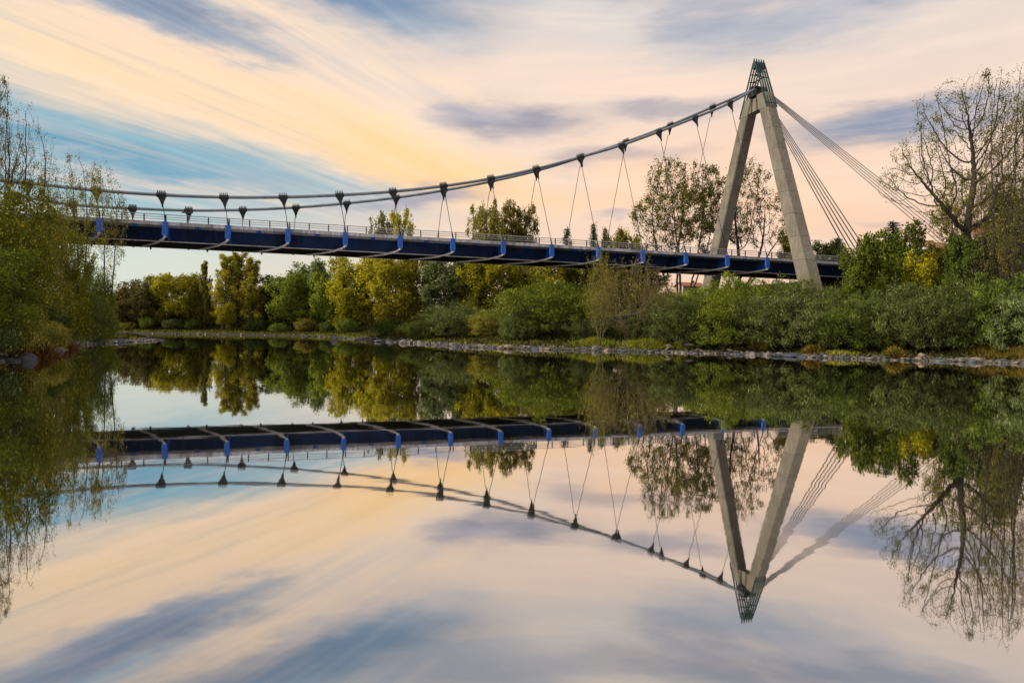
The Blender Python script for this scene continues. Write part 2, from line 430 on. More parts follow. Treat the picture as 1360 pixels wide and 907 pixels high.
PHI, BX, BY, BW = .273, -47.85, 92.5, 15.8
U = np.array([math.cos(PHI), math.sin(PHI)]); V = np.array([-math.sin(PHI), math.cos(PHI)])
def uv(x, y): return (x-BX)*U[0] + (y-BY)*U[1], (x-BX)*V[0] + (y-BY)*V[1]
def bworld(u, v): return BX + U[0]*u + V[0]*v, BY + U[1]*u + V[1]*v
def sst(x, a, b):
    k = np.clip((x-a)/(b-a), 0, 1); return k*k*(3-2*k)
def wob(x, y): return (np.sin(x*.31+1.3)*np.cos(y*.27) + .6*np.sin(x*.83+y*.61) + .35*np.sin(x*1.9-y*1.4)) * .5
def ground(x, y):
    x = np.asarray(x, float); y = np.asarray(y, float)
    d = sdist(x, y)
    land = .14*np.minimum(d, 3.5) + 1.3*sst(d, 3.5, 14) + 1.6*sst(d, 14, 45)
    u, v = uv(x, y)
    right = sst(x, 5, 45)
    land = land + right * (1.6*sst(d, 6, 22) + 2.2*sst(d, 18, 45))
    land = land + 6.5 * sst(u, 100, 126) * sst(v, -24, -8)
    land = land + wob(x, y) * .16 * sst(d, 1, 6) + .05 * np.sin(x*2.3+y) * sst(d, 0, 2)
    z = np.where(d > 0, land, np.maximum(-.35*(-d) - .05, -3))
    return z

def grid_mesh(name, xs, ys, zf, material):
    gx, gy = np.meshgrid(xs, ys); gz = zf(gx, gy) if zf else np.zeros_like(gx)
    nv = gx.size; nx, ny = len(xs), len(ys)
    me = bpy.data.meshes.new(name); me.vertices.add(nv)
    me.vertices.foreach_set('co', np.stack([gx, gy, gz], -1).astype(np.float32).ravel())
    i = np.arange((ny-1)*(nx-1)); r_, c_ = i // (nx-1), i % (nx-1); a = r_*nx + c_
    idx = np.stack([a, a+1, a+nx+1, a+nx], -1).astype(np.int32)
    me.loops.add(idx.size); me.loops.foreach_set('vertex_index', idx.ravel())
    me.polygons.add(len(idx)); me.polygons.foreach_set('loop_start', np.arange(0, idx.size, 4, dtype=np.int32))
    me.polygons.foreach_set('loop_total', np.full(len(idx), 4, np.int32))
    me.update(calc_edges=True); me.polygons.foreach_set('use_smooth', np.ones(len(idx), bool))
    me.materials.append(material)
    return link(bpy.data.objects.new(name, me))

def ground_mat():
    m, t, b = mat('bank_soil')
    g = t.new('ShaderNodeNewGeometry').outputs['Position']
    n = t.noise(g, .35, 6, .65); n2 = t.noise(g, 3.0, 6, .7)
    c = t.mix(t.mapr(n, .4, .62), (.03,.024,.014,1), (.035,.045,.012,1))
    c = t.mix(t.mapr(n2, .45, .7, 0, .7), c, (.08,.062,.034,1))
    sep = t.new('ShaderNodeSeparateXYZ'); t.l.new(g, sep.inputs[0])
    wet = t.mapr(sep.outputs[2], .05, .35, 1, 0)
    vor = t.new('ShaderNodeTexVoronoi'); vor.inputs['Scale'].default_value = 3.2; t.l.new(g, vor.inputs['Vector'])
    peb = t.mix(t.mapr(vor.outputs['Distance'], .1, .6), (.07,.065,.06,1), (.02,.018,.016,1))
    c = t.mix(wet, c, peb)
    t.l.new(c, b.inputs['Base Color']); b.inputs['Roughness'].default_value = .95
    bn = t.new('ShaderNodeBump'); bn.inputs['Strength'].default_value = .8; bn.inputs['Distance'].default_value = .15
    t.l.new(t.math('ADD', n2, vor.outputs['Distance']), bn.inputs['Height']); t.l.new(bn.outputs[0], b.inputs['Normal'])
    return m

def axis(lo, hi, step, far):
    core = list(np.arange(lo, hi + .01, step)); a = []; k = step * 2; x = lo
    while x > -far: x -= k; k *= 1.45; a.append(x)
    b = []; k = step * 2; x = core[-1]
    while x < far: x += k; k *= 1.45; b.append(x)
    return np.array(a[::-1] + core + b)
g = grid_mesh('ground', axis(-110, 95, 1.1, 6000), axis(25, 175, 1.1, 6000), ground, ground_mat()); tag(g, kind='structure')

def water_mat():
    m = bpy.data.materials.new('river_water'); m.use_nodes = True
    t = NT(m.node_tree); t.n.clear(); out = t.new('ShaderNodeOutputMaterial')
    g = t.new('ShaderNodeNewGeometry').outputs['Position']
    n1 = t.noise(t.mapping(g, scale=(.35, 1, 1)), .55, 3, .5)
    n2 = t.noise(t.mapping(g, scale=(.6, 1, 1)), 3.2, 2, .5)
    hgt = t.math('ADD', t.math('MULTIPLY', n1, .6), t.math('MULTIPLY', n2, .05))
    bn = t.new('ShaderNodeBump'); bn.inputs['Strength'].default_value = .010; lane = t.mapr(t.noise(t.mapping(g, scale=(.05, .16, 1)), 1.0, 4, .6), .52, .72, 0, 1); bn.inputs['Distance'].default_value = .35
    t.l.new(hgt, bn.inputs['Height'])
    gl = t.new('ShaderNodeBsdfGlossy'); t.l.new(t.math('MULTIPLY_ADD', lane, .02, .020), gl.inputs['Roughness']); t.l.new(t.math('MULTIPLY_ADD', lane, .018, .008), bn.inputs['Strength']); gl.inputs['Color'].default_value = (.96,.94,.92,1)
    df = t.new('ShaderNodeBsdfDiffuse'); df.inputs[0].default_value = (.010,.014,.012,1)
    t.l.new(bn.outputs[0], gl.inputs['Normal'])
    fr = t.new('ShaderNodeLayerWeight'); fr.inputs['Blend'].default_value = .5
    fac = t.mapr(fr.outputs['Facing'], .48, .95, .58, .95)
    mx = t.new('ShaderNodeMixShader'); t.l.new(fac, mx.inputs[0]); t.l.new(df.outputs[0], mx.inputs[1]); t.l.new(gl.outputs[0], mx.inputs[2])
    t.l.new(mx.outputs[0], out.inputs[0])
    return m
wo = grid_mesh('water', np.linspace(-130, 130, 14), np.linspace(-90, 175, 14), None, water_mat()); tag(wo, kind='structure')

# ------------------------------------------------------------------ bridge
def zd(u):
    t = u / 8.; return 14.36 - .069*t - .001*t*t
bridge = empty('suspension_bridge', (BX, BY, 0), PHI)
tag(bridge, 'long blue and grey suspension bridge with concrete A-shaped pylon across the river', 'bridge')
us = list(np.arange(-112, 137, 4.))
d = MB(); d.extrude([(-.12,1.5),(-.12,1.98),(.35,1.98),(.35,1.80),(BW-.35,1.80),(BW-.35,1.98),(BW+.12,1.98),(BW+.12,1.5),(BW/2,1.35)], us, zd)
deck = d.build('deck', M['fascia'], bridge)
rs = MB(); rs.extrude([(2.4,1.805),(2.4,1.86),(BW-2.4,1.86),(BW-2.4,1.805)], us, zd); rs.build('roadway', M['asphalt'], deck)
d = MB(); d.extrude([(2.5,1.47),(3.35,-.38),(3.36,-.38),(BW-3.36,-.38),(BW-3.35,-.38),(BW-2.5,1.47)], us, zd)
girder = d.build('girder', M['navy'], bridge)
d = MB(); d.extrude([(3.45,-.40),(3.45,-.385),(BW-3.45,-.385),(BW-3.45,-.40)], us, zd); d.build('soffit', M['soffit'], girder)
for v0, v1 in ((3.22,3.42), (BW-3.42,BW-3.22)):
    d = MB(); d.extrude([(v0,-.45),(v0,-.33),(v1,-.33),(v1,-.45)], us, zd); d.build('bottom_flange', M['flange'], girder)
# railings
for side in (0, 1):
    v = .12 if side == 0 else BW - .12
    rl = MB()
    for h_, r_ in ((2.95,.06), (2.62,.045), (2.32,.045)):
        rl.tube([(u, v, zd(u) + h_) for u in us], r_, 6)
    ro = rl.build('railing', M['rail'], bridge)
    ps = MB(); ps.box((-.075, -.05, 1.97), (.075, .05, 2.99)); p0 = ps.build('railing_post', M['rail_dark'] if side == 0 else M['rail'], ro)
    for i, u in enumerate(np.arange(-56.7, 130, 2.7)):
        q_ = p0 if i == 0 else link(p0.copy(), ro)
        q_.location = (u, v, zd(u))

# measured cable nodes  (u, v, z)
NEAR = {-2:(-16.4,.20,20.5), -1:(-8.5,.14,20.1), 0:(-.56,.14,20.0), 1:(7.39,.19,20.2), 2:(15.26,.32,20.75), 3:(23.13,.55,21.6), 4:(30.92,.86,22.7), 5:(38.7,1.28,24.15),
        6:(46.34,1.76,25.95), 7:(54.01,2.37,28.2), 8:(61.88,3.17,30.9), 9:(69.66,3.97,33.75), 10:(77.16,4.87,36.95), 11:(84.76,5.80,40.4), 12:(92.45,6.75,44.1)}
FAR = {-2:(-16.1,15.6,20.3), -1:(-7.96,15.65,20.25), 0:(.10,15.57,20.4), 1:(8.19,15.44,20.95), 2:(16.43,15.17,21.8), 3:(24.6,14.86,22.95), 4:(32.8,14.48,24.35), 5:(40.93,13.99,26.05),
       6:(49.2,13.4,28.05), 7:(57.4,12.75,30.4), 8:(65.6,12.0,33.3), 9:(73.79,11.06,36.5), 10:(82.2,10.1,40.05), 11:(90.3,9.1,43.85)}
for k in range(3, 12):     # the rest of the span, mirrored about its middle
    u, v, z = NEAR[k-1]; NEAR[-k] = (-8*k + .4, v, z + .1)
    u, v, z = FAR[min(k-1, 11)]; FAR[-k] = (-8*k + .2, v, z - .6)
TOPN, TOPF = (98.6, 7.35, 47.7), (98.9, 8.45, 47.9)
def smooth_path(P):
    P = [np.array(p, float) for p in P]; out = []
    for i in range(len(P)-1):
        p0 = P[max(i-1,0)]; p1 = P[i]; p2 = P[i+1]; p3 = P[min(i+2, len(P)-1)]
        for s in (0, .25, .5, .75):
            out.append(.5*((2*p1) + (-p0+p2)*s + (2*p0-5*p1+4*p2-p3)*s*s + (-p0+3*p1-3*p2+p3)*s**3))
    out.append(P[-1]); return out
def clamp_mesh(C, T, A):
    """saddle round the cable with bolt heads on top and a fork tapering down along the hanger"""
    C = np.array(C, float); T = np.array(T, float); T /= np.linalg.norm(T)
    Dn = np.array(A, float) - C; Dn = Dn - T*np.dot(Dn, T)*.35; Dn /= np.linalg.norm(Dn)
    N = np.cross(T, Dn); N /= np.linalg.norm(N); Up = -Dn
    mb = MB()
    mb.tube([C - T*.62, C - T*.60, C + T*.60, C + T*.62], [.27,.33,.33,.27], 12)
    def q(a, b, c): return C + T*a + Up*b + N*c
    def sec(b, a, n): return [q(-a,b,-n), q(a,b,-n), q(a,b,n), q(-a,b,n)]
    prev = sec(-.15, .54, .20)
    for b, a, n in ((-.45,.46,.18), (-.85,.26,.14), (-1.35,.12,.09), (-1.75,.07,.07)):
        cur = sec(b, a, n); mb.hexa(cur, prev); prev = cur
    for k in range(5):
        a = -.46 + .23*k
        for n in (-.17, .17):
            mb.tube([q(a,.22,n), q(a,.60,n)], .045, 6)
    return mb
lastN = None
def anchor_point(t, side):
    u = 8.*t; v = -.22 if side == 0 else BW + .22
    return np.array([u, v, zd(u) + 2.02])
for side, nodes, top in ((0, NEAR, TOPN), (1, FAR, TOPF)):
    ks = sorted(nodes); pts = [nodes[k] for k in ks] + [top]
    cb = MB(); cb.tube(smooth_path(pts), .23, 10)
    cable = cb.build('main_cable', M['steel'], bridge, smooth=True)
    for i, k in enumerate(ks):
        if k < -7: continue
        C = np.array(pts[i]); T = np.array(pts[min(i+1, len(pts)-1)]) - np.array(pts[max(i-1, 0)])
        A = anchor_point(k, side)
        clamp_mesh(C, T, A).build('cable_clamp', M['dark_steel'], cable)
        d_ = (A - C) / np.linalg.norm(A - C)
        h = MB(); h.tube([C + d_*1.7, A + d_*.2], .05, 6); ho = h.build('hanger', M['dark_steel'], bridge, smooth=True)
        so = MB(); so.tube([A - d_*.9, A - d_*.8, A], [.05,.10,.12], 8); so.build('hanger_socket', M['dark_steel'], ho)
for t in range(-13, 16):
    u = 8.*t; z = zd(u)
    for side in (0, 1):
        sg = 1 if side == 0 else -1
        vv = lambda v: v if side == 0 else BW - v
        if -7 <= t <= 12 :
            br = MB()
            # hooded anchor box leaning outwards
            lo = [(u-.30, vv(-.62), z-.02), (u+.30, vv(-.62), z-.02), (u+.30, vv(-.14), z+.10), (u-.30, vv(-.14), z+.10)]
            mid = [(u-.38, vv(-.55), z+.30), (u+.38, vv(-.55), z+.30), (u+.38, vv(-.125), z+.45), (u-.38, vv(-.125), z+.45)]
            hi = [(u-.34, vv(-.34), z+1.95), (u+.34, vv(-.34), z+1.95), (u+.34, vv(-.125), z+2.02), (u-.34, vv(-.125), z+2.02)]
            if side: lo, mid, hi = lo[::-1], mid[::-1], hi[::-1]
            br.hexa(lo, mid); br.hexa(mid, hi)
            a = br.build('anchor_box', M['blue'], bridge, bevel=.03)
            cp_ = MB(); cp_.tube([(u, vv(-.42), z-.20), (u, vv(-.40), z+.0)], [.17,.2], 10); cp_.build('anchor_cap', M['flange'], a)
            # curved cantilever web behind it
            wb = MB(); n = 7; th = .05
            prof = [(vv(-.12), z+1.48)] + [(vv(-.12 + 3.0*k/n), z + .15 - .42*math.sin(k/n*math.pi/2)) for k in range(n+1)] + [(vv(2.45), z+1.48)]
            if side: prof = prof[::-1]
            wb.add([(u-th, v, q) for v, q in prof] + [(u+th, v, q) for v, q in prof],
                   [tuple(range(len(prof))), tuple(range(len(prof), 2*len(prof)))[::-1]] + [(i, i+len(prof), (i+1) % len(prof) + len(prof), (i+1) % len(prof)) for i in range(len(prof))])
            wb.build('bracket_web', M['blue'], a)
            if side == 0:
                st = MB(); st.tube([(u+.02, -.38, z-.10), (u-.55, .9, z-.36), (u-1.7, 3.0, z-.56), (u-3.6, 6.5, z-.60), (u-5.5, 10.1, z-.56)], [.11,.17,.17,.16,.14], 8)
                st.build('underside_strut', M['flange'], bridge, smooth=True)
        # little blue cover box half way between the hangers
        uc = u + 4.; zc = zd(uc)
        cbx = MB(); y0, y1 = sorted((vv(.2), vv(.62))); cbx.box((uc-.34, y0, zc+1.22), (uc+.34, y1, zc+1.47)); cbx.build('slab_bracket', M['blue'], deck)
    dr = MB(); dr.tube([(u-4.6, 12.2, z-.40), (u-4.6, 12.2, z-.72)], .13, 8); dr.build('drain_spout', M['dark_steel'], girder)

# pylon
pyl = empty('pylon'); pyl.parent = bridge
PU = 99.2
def vleg(z): return 5.15 - (43.9 - z) * .372
for side in (0, 1):
    lg = MB(); prev = None; zs = [1.5, 6, 12, 18, 24, 30, 36, 42, 46.2]
    for z in zs:
        k = (46.2 - z) / 44.7; a = 1.0 + .22*k; b = 1.18 + .46*k
        c = vleg(z) if side == 0 else BW - vleg(z)
        ch = .16
        sec = [(PU-a+ch,c-b,z),(PU+a-ch,c-b,z),(PU+a,c-b+ch,z),(PU+a,c+b-ch,z),(PU+a-ch,c+b,z),(PU-a+ch,c+b,z),(PU-a,c+b-ch,z),(PU-a,c-b+ch,z)]
        if prev: lg.hexa(prev, sec)
        prev = sec
    lg.build('leg', M['concrete'], pyl)
cbm = MB(); cbm.hexa([(PU-.75,6.2,43.5),(PU+.75,6.2,43.5),(PU+.75,9.6,43.5),(PU-.75,9.6,43.5)], [(PU-.75,6.8,46.0),(PU+.75,6.8,46.0),(PU+.75,9.0,46.0),(PU-.75,9.0,46.0)])
cbm.build('crossbeam', M['concrete'], pyl)
sp_ = MB()
for k in range(5):
    u = PU - 1.02 + .51*k; w_ = .075
    for side in (0, 1):
        f_ = lambda v: v if side == 0 else BW - v
        z0, z1 = 43.2, 52.6
        p0 = vleg(z0) - 1.30; p1 = 7.55
        lo = [(u-w_, f_(p0), z0), (u+w_, f_(p0), z0), (u+w_, f_(p0+.34), z0), (u-w_, f_(p0+.34), z0)]
        hi = [(u-w_, f_(p1), z1), (u+w_, f_(p1), z1), (u+w_, f_(p1+.28), z1), (u-w_, f_(p1+.28), z1)]
        if side: lo, hi = lo[::-1], hi[::-1]
        sp_.hexa(lo, hi)
    sp_.hexa([(u-.10,7.35,51.4),(u+.10,7.35,51.4),(u+.10,8.45,51.4),(u-.10,8.45,51.4)], [(u-.02,7.8,53.3),(u+.02,7.8,53.3),(u+.02,8.0,53.3),(u-.02,8.0,53.3)])
for z in (49.4, 50.6, 51.6):
    k = (z - 43.2) / 9.4; p = (vleg(43.2) - 1.30) * (1-k) + 7.55*k + .12
    sp_.box((PU-1.1, p, z-.06), (PU+1.1, p+.16, z+.06)); sp_.box((PU-1.1, BW-p-.16, z-.06), (PU+1.1, BW-p, z+.06))
    sp_.box((PU-.1, p+.16, z-.09), (PU+.1, BW-p-.16, z+.09))
sp_.box((PU-1.15, vleg(44.5)-1.42, 43.9), (PU+1.15, vleg(44.5)-1.15, 44.1)); sp_.box((PU-1.15, BW-vleg(44.5)+1.15, 43.9), (PU+1.15, BW-vleg(44.5)+1.42, 44.1))
spire = sp_.build('spire', M['spire'], pyl)
sd_ = MB(); sd_.box((PU-1.25, 6.7, 46.25), (PU+1.1, 9.1, 47.3)); sd_.tube([(PU-1.3,7.35,47.72),(PU+1.1,7.3,47.6)], .38, 12); sd_.tube([(PU-1.3,8.45,47.9),(PU+1.1,8.5,47.6)], .38, 12)
sd_.build('cable_saddle', M['dark_steel'], pyl)
for side in (0, 1):
    va = -6.0 if side == 0 else BW + 6.0
    for i in range(5):
        for j in (0, 1):
            ua = 138.2 + 1.75*i + .8*j; top = (PU + 1.0, (7.3 if side == 0 else 8.5) + (.12*j - .06), 47.6 - .17*(4-i) + .06*j)
            s_ = MB(); s_.tube([top, (ua, va + (.5*j - .25), 12.0)], .07, 6); s_.build('backstay_cable', M['stay'], bridge)
    ab = MB(); ab.box((136, va-1.5, 6), (148, va+1.5, 12.1)); ab.build('anchor_block', M['concrete'], bridge, bevel=.1)
ab = MB(); ab.box((132, 0, 4), (136.5, BW, 12.2)); ab.build('abutment', M['concrete'], bridge, bevel=.1)

# lamp on the deck
lp = empty('deck_lamp'); tag(lp, 'small dark T-shaped lamp post on the bridge deck beside the leftmost clear hanger', 'street lamp')
lx, ly = bworld(1.0, 9.5); lp.location = (lx, ly, zd(1.0)+1.865)
a = MB(); a.tube([(0,0,0),(0,0,3.0)], [.07,.05], 8); a.build('pole', M['rail_dark'], lp)
a = MB(); a.box((-.75,-.07,2.96),(.75,.07,3.04)); a.build('arm', M['rail_dark'], lp)
for x in (-.6, .6):
    a = MB(); a.box((x-.22,-.12,2.86),(x+.22,.12,2.96)); a.build('lamp_head', M['rail_dark'], lp)

# ------------------------------------------------------------------ plants
def mesh_np(name, V_, Fq, rnd, material):
    me = bpy.data.meshes.new(name); me.vertices.add(len(V_)); me.vertices.foreach_set('co', V_.astype(np.float32).ravel())
    n = len(Fq); me.loops.add(n*4); me.loops.foreach_set('vertex_index', Fq.astype(np.int32).ravel())
    me.polygons.add(n); me.polygons.foreach_set('loop_start', np.arange(0, n*4, 4, dtype=np.int32)); me.polygons.foreach_set('loop_total', np.full(n, 4, np.int32))
    me.update(calc_edges=True)
    if rnd is not None:
        a = me.attributes.new('rnd', 'FLOAT', 'FACE'); a.data.foreach_set('value', rnd.astype(np.float32))
    me.materials.append(material)
    return me

def lean_normals(me, V_, centre, squash=1., k=.6, jit=.45, rng=None):
    """leaves face roughly outwards, as on a real crown: shade the clumps by their place on the crown"""
    Q = V_.reshape(-1, 4, 3); c = Q.mean(1); o_ = (c - np.array(centre)) * np.array([1, 1, squash])
    o_ /= np.linalg.norm(o_, axis=1, keepdims=True) + 1e-6
    n = np.cross(Q[:,1] - Q[:,0], Q[:,2] - Q[:,0]); n /= np.linalg.norm(n, axis=1, keepdims=True) + 1e-9
    nn = o_ * k + n * (1 - k); nn /= np.linalg.norm(nn, axis=1, keepdims=True) + 1e-9
    me.polygons.foreach_set('use_smooth', np.ones(len(me.polygons), bool))
    me.normals_split_custom_set_from_vertices(np.repeat(nn, 4, 0).tolist())

def face_out(V_, centre):
    Q = V_.reshape(-1, 4, 3).copy(); c = Q.mean(1) - np.array(centre)
    n = np.cross(Q[:,1] - Q[:,0], Q[:,2] - Q[:,0]); flip = (n * c).sum(1) < 0
    Q[flip] = Q[flip][:, ::-1]
    return Q.reshape(-1, 3)

def colonise(rng, A, step, trunk_h, kill=1.7, n_it=170, lean=(0, 0), starts=None):
    """space colonisation: twigs grow towards the points A; returns node positions and parents"""
    pos = [np.array([0., 0., 0.])]; par = [-1]
    m = max(2, int(trunk_h / step))
    if starts is None:
        for i in range(m):
            pos.append(pos[-1] + np.array([lean[0] + rng.normal() * .06, lean[1] + rng.normal() * .06, 1.]) * step); par.append(len(pos) - 2)
    else:
        for d in starts:
            p_ = 0
            d = np.array(d, float); d /= np.linalg.norm(d)
            for i in range(m):
                pos.append(pos[p_] + (d + rng.normal(size=3) * .07) * step); par.append(p_); p_ = len(pos) - 1
    P = np.array(pos); par = list(par)
    D = np.full(len(A), 1e9); I = np.zeros(len(A), int)
    def upd(lo):
        N = P[lo:]
        if len(N) == 0: return
        for a in range(0, len(A), 4000):
            d = np.linalg.norm(A[a:a+4000, None] - N[None], axis=2); j = d.argmin(1); dm = d[np.arange(len(j)), j]
            b = dm < D[a:a+4000]; D[a:a+4000][b] = dm[b]; I[a:a+4000][b] = j[b] + lo
    upd(0)
    for it in range(n_it):
        if len(A) == 0: break
        v = A - P[I]; v /= D[:, None] + 1e-9
        u, inv = np.unique(I, return_inverse=True)
        S_ = np.zeros((len(u), 3)); np.add.at(S_, inv, v); S_ += rng.normal(size=S_.shape) * .12
        S_ /= np.linalg.norm(S_, axis=1, keepdims=True) + 1e-9
        lo = len(P); P = np.concatenate([P, P[u] + S_ * step]); par += u.tolist()
        upd(lo)
        keep = D > step * kill; A, D, I = A[keep], D[keep], I[keep]
        if len(P) > 16000: break
    return P, np.array(par)

def lobe_points(rng, lobes, n):
    """points inside a union of uneven lobes ((cx, cy, cz), (rx, ry, rz)), thicker towards the skin"""
    w = np.array([(r[0]*r[1]*r[2])**.75 for c, r in lobes]); w /= w.sum(); out = []
    for (c, r), k in zip(lobes, w):
        m = int(n * k); d = rng.normal(size=(m, 3)); d /= np.linalg.norm(d, axis=1, keepdims=True)
        out.append(np.array(c) + d * (rng.uniform(0, 1, (m, 1)) ** .42) * np.array(r))
    return np.concatenate(out)

def grown(key, H, Rd, lobes, leaves, size, leaf_mat, bark_mat, seed, n_att=2600, trunk=.2, aspect=.6, scat=.25, r_tip=.012, r_base=None, starts=None, expo=2.3, k=.55, base=0., bunch=1.2, fine=46., upness=0., ragged=0.):
    rng = np.random.default_rng(seed)
    A = lobe_points(rng, [((c[0]*Rd, c[1]*Rd, c[2]*H), (r[0]*Rd, r[1]*Rd, r[2]*H)) for c, r in lobes], n_att)
    if ragged:      # stray shoots standing clear of the crown
        k_ = rng.choice(len(A), int(len(A) * ragged)); c_ = np.array([0, 0, H * .2]); A = np.concatenate([A, c_ + (A[k_] - c_) * rng.uniform(1.05, 1.35, (len(k_), 1))])
    A = A[A[:, 2] > .3]
    step = H / fine
    P, par = colonise(rng, A, step, trunk * H, starts=starts)
    rr_ = np.percentile(np.hypot(P[:,0], P[:,1]), 98.5); P = P * np.array([Rd*.97/rr_, Rd*.97/rr_, H*.985/np.percentile(P[:,2], 99.6)])
    n = len(P); ch = [[] for _ in range(n)]
    for i in range(1, n): ch[par[i]].append(i)
    rad = np.zeros(n)
    for i in range(n-1, -1, -1):
        rad[i] = r_tip if not ch[i] else (sum(rad[c]**expo for c in ch[i])) ** (1/expo)
    if r_base: rad = r_tip + (rad - r_tip) * (r_base - r_tip) / (rad[0] - r_tip)
    B = []; stack = [(0, None)]
    while stack:
        i, p = stack.pop(); chain = [] if p is None else [p]; chain.append(i)
        while ch[i]:
            big = max(ch[i], key=lambda c: rad[c])
            for c in ch[i]:
                if c != big: stack.append((c, i))
            i = big; chain.append(i)
        r = [float(rad[q]) for q in chain]
        if p is not None: r[0] = min(r[0], r[1] * 1.15)
        lev = 0 if r[min(1, len(r)-1)] > .12 else (1 if r[min(1, len(r)-1)] > .05 else 2)
        pts = [P[q] + (rng.normal(size=3) * step * .10 if q else 0) for q in chain]
        if p is None: pts[0] = pts[0] - np.array([0, 0, .5]); r[0] *= 1.5
        B.append((pts, r, lev))
    Vt, Ft = tubes_arrays(B); tm = mesh_np(key + '_trunk', Vt, Ft, None, M[bark_mat])
    tip = np.where((rad < r_tip * 2.2) & (P[:, 2] > base * H))[0]
    w = rng.gamma(bunch, 1., len(tip)); w /= w.sum(); j = rng.choice(tip, leaves, p=w)
    L = P[j] + rng.normal(size=(leaves, 3)) * scat
    L[:, 2] = np.maximum(L[:, 2], .05)
    V_, Fq = leaf_arrays(L, rng, size, aspect, upness)
    c0 = (0, 0, H * (.45 if upness == 0 else .1)); V_ = face_out(V_, c0)
    cm = mesh_np(key + '_crown', V_, Fq, rng.uniform(0, 1, leaves), M[leaf_mat]); lean_normals(cm, V_, c0, 1., k)
    ARCH[key] = (tm, cm, H, Rd)

def leaf_arrays(P, rng, size, aspect=.5, upness=0., jit=.35, out=None):
    n = len(P)
    d = rng.normal(size=(n, 3)); d[:, 2] += upness
    if out is not None: d += out
    d /= np.linalg.norm(d, axis=1, keepdims=True)
    r = rng.normal(size=(n, 3)); s = np.cross(d, r); s /= np.linalg.norm(s, axis=1, keepdims=True) + 1e-9
    L = size * (1 + jit * rng.uniform(-1, 1, (n, 1))); W = L * aspect * .5
    b = P; t_ = P + d*L; m_ = P + d*L*.45
    V_ = np.stack([b, m_ + s*W, t_, m_ - s*W], 1).reshape(-1, 3)
    Fq = np.arange(n*4).reshape(n, 4)
    return V_, Fq

def tubes_arrays(branches):
    Vs, Fs, k = [], [], 0
    for pts, rads, lev in branches:
        sides = 8 if lev == 0 else (5 if lev == 1 else 3)
        n = len(pts); prev = None; rings = []
        for i in range(n):
            d = pts[min(i+1,n-1)] - pts[max(i-1,0)]; d = d / (math.sqrt(d[0]*d[0]+d[1]*d[1]+d[2]*d[2]) + 1e-9)
            ref = prev if prev is not None else (np.array([0,0,1.]) if abs(d[2]) < .9 else np.array([1.,0,0]))
            a = ref - d*(ref @ d); a = a / (math.sqrt(a @ a) + 1e-9); prev = a
            b = np.array([d[1]*a[2]-d[2]*a[1], d[2]*a[0]-d[0]*a[2], d[0]*a[1]-d[1]*a[0]])
            rings.append(pts[i] + rads[i] * (RC[sides][:, :1]*a + RC[sides][:, 1:]*b))
        Vs.append(np.concatenate(rings)); q = np.arange(sides)
        for i in range(n-1):
            Fs.append(np.stack([k+i*sides+q, k+i*sides+(q+1) % sides, k+(i+1)*sides+(q+1) % sides, k+(i+1)*sides+q], 1))
        k += n*sides
    return np.concatenate(Vs), np.concatenate(Fs)
RC = {s: np.array([[math.cos(2*math.pi*k/s), math.sin(2*math.pi*k/s)] for k in range(s)]) for s in (3, 5, 8)}

def skeleton(rng, sp):
    """recursive branching; returns branches [(points, radii, level)]"""
    out = []
    def rec(p, d, L, r, lev):
        m = sp['seg'][lev]; pts = [p.copy()]; rad = [r]
        wig = sp['wig'][lev]; trop = sp['trop'][lev]
        for i in range(m):
            d = d + rng.normal(size=3) * wig; d[2] += trop; d = d / np.linalg.norm(d)
            p = p + d * (L / m); pts.append(p.copy()); rad.append(r * (1 - (i+1)/m * sp['tap'][lev]))
        out.append((pts, rad, lev))
        if lev + 1 < len(sp['n']) + 0 and lev + 1 < len(sp['seg']):
            n = sp['n'][lev+1]; s0 = sp['start'][lev+1]
            n = max(1, int(round(n * rng.uniform(.8, 1.2))))
            az0 = rng.uniform(0, 6.28)
            for k in range(n):
                s = s0 + (1 - s0) * ((k + rng.uniform(.1, .9)) / n); x = s * m; i = min(int(x), m-1); f = x - i
                q = pts[i] * (1-f) + pts[i+1] * f; dd = pts[i+1] - pts[i]; dd = dd / np.linalg.norm(dd)
                ang = R(sp['ang'][lev+1]) * rng.uniform(.65, 1.3); az = az0 + k * 2.4 + rng.uniform(-.4, .4)
                ref = np.array([0,0,1.]) if abs(dd[2]) < .95 else np.array([1.,0,0])
                a = np.cross(dd, ref); a /= np.linalg.norm(a); b = np.cross(dd, a)
                nd = dd * math.cos(ang) + (a*math.cos(az) + b*math.sin(az)) * math.sin(ang)
                prof = sp.get('prof', lambda s: 1 - .55*s)(s) if lev == 0 else 1 - .5*s
                rr = (rad[i]*(1-f) + rad[i+1]*f) * sp['rr'][lev+1]
                rec(q, nd, L * sp['len'][lev+1] * prof * rng.uniform(.75, 1.2), rr, lev+1)
    for k in range(sp.get('stems', 1)):
        if sp.get('stems', 1) == 1:
            rec(np.zeros(3), np.array([sp.get('lean', 0.), 0, 1.]), 1., sp['r0'], 0)
        else:
            az = rng.uniform(0, 6.28); th = R(sp['spread']) * math.sqrt(rng.uniform(0, 1))
            b = np.array([math.cos(az), math.sin(az), 0]) * sp.get('foot', .12) * rng.uniform(0, 1)
            rec(b, np.array([math.cos(az)*math.sin(th), math.sin(az)*math.sin(th), math.cos(th)]), 1. * rng.uniform(.65, 1.05), sp['r0'] * rng.uniform(.5, 1), 0)
    return out

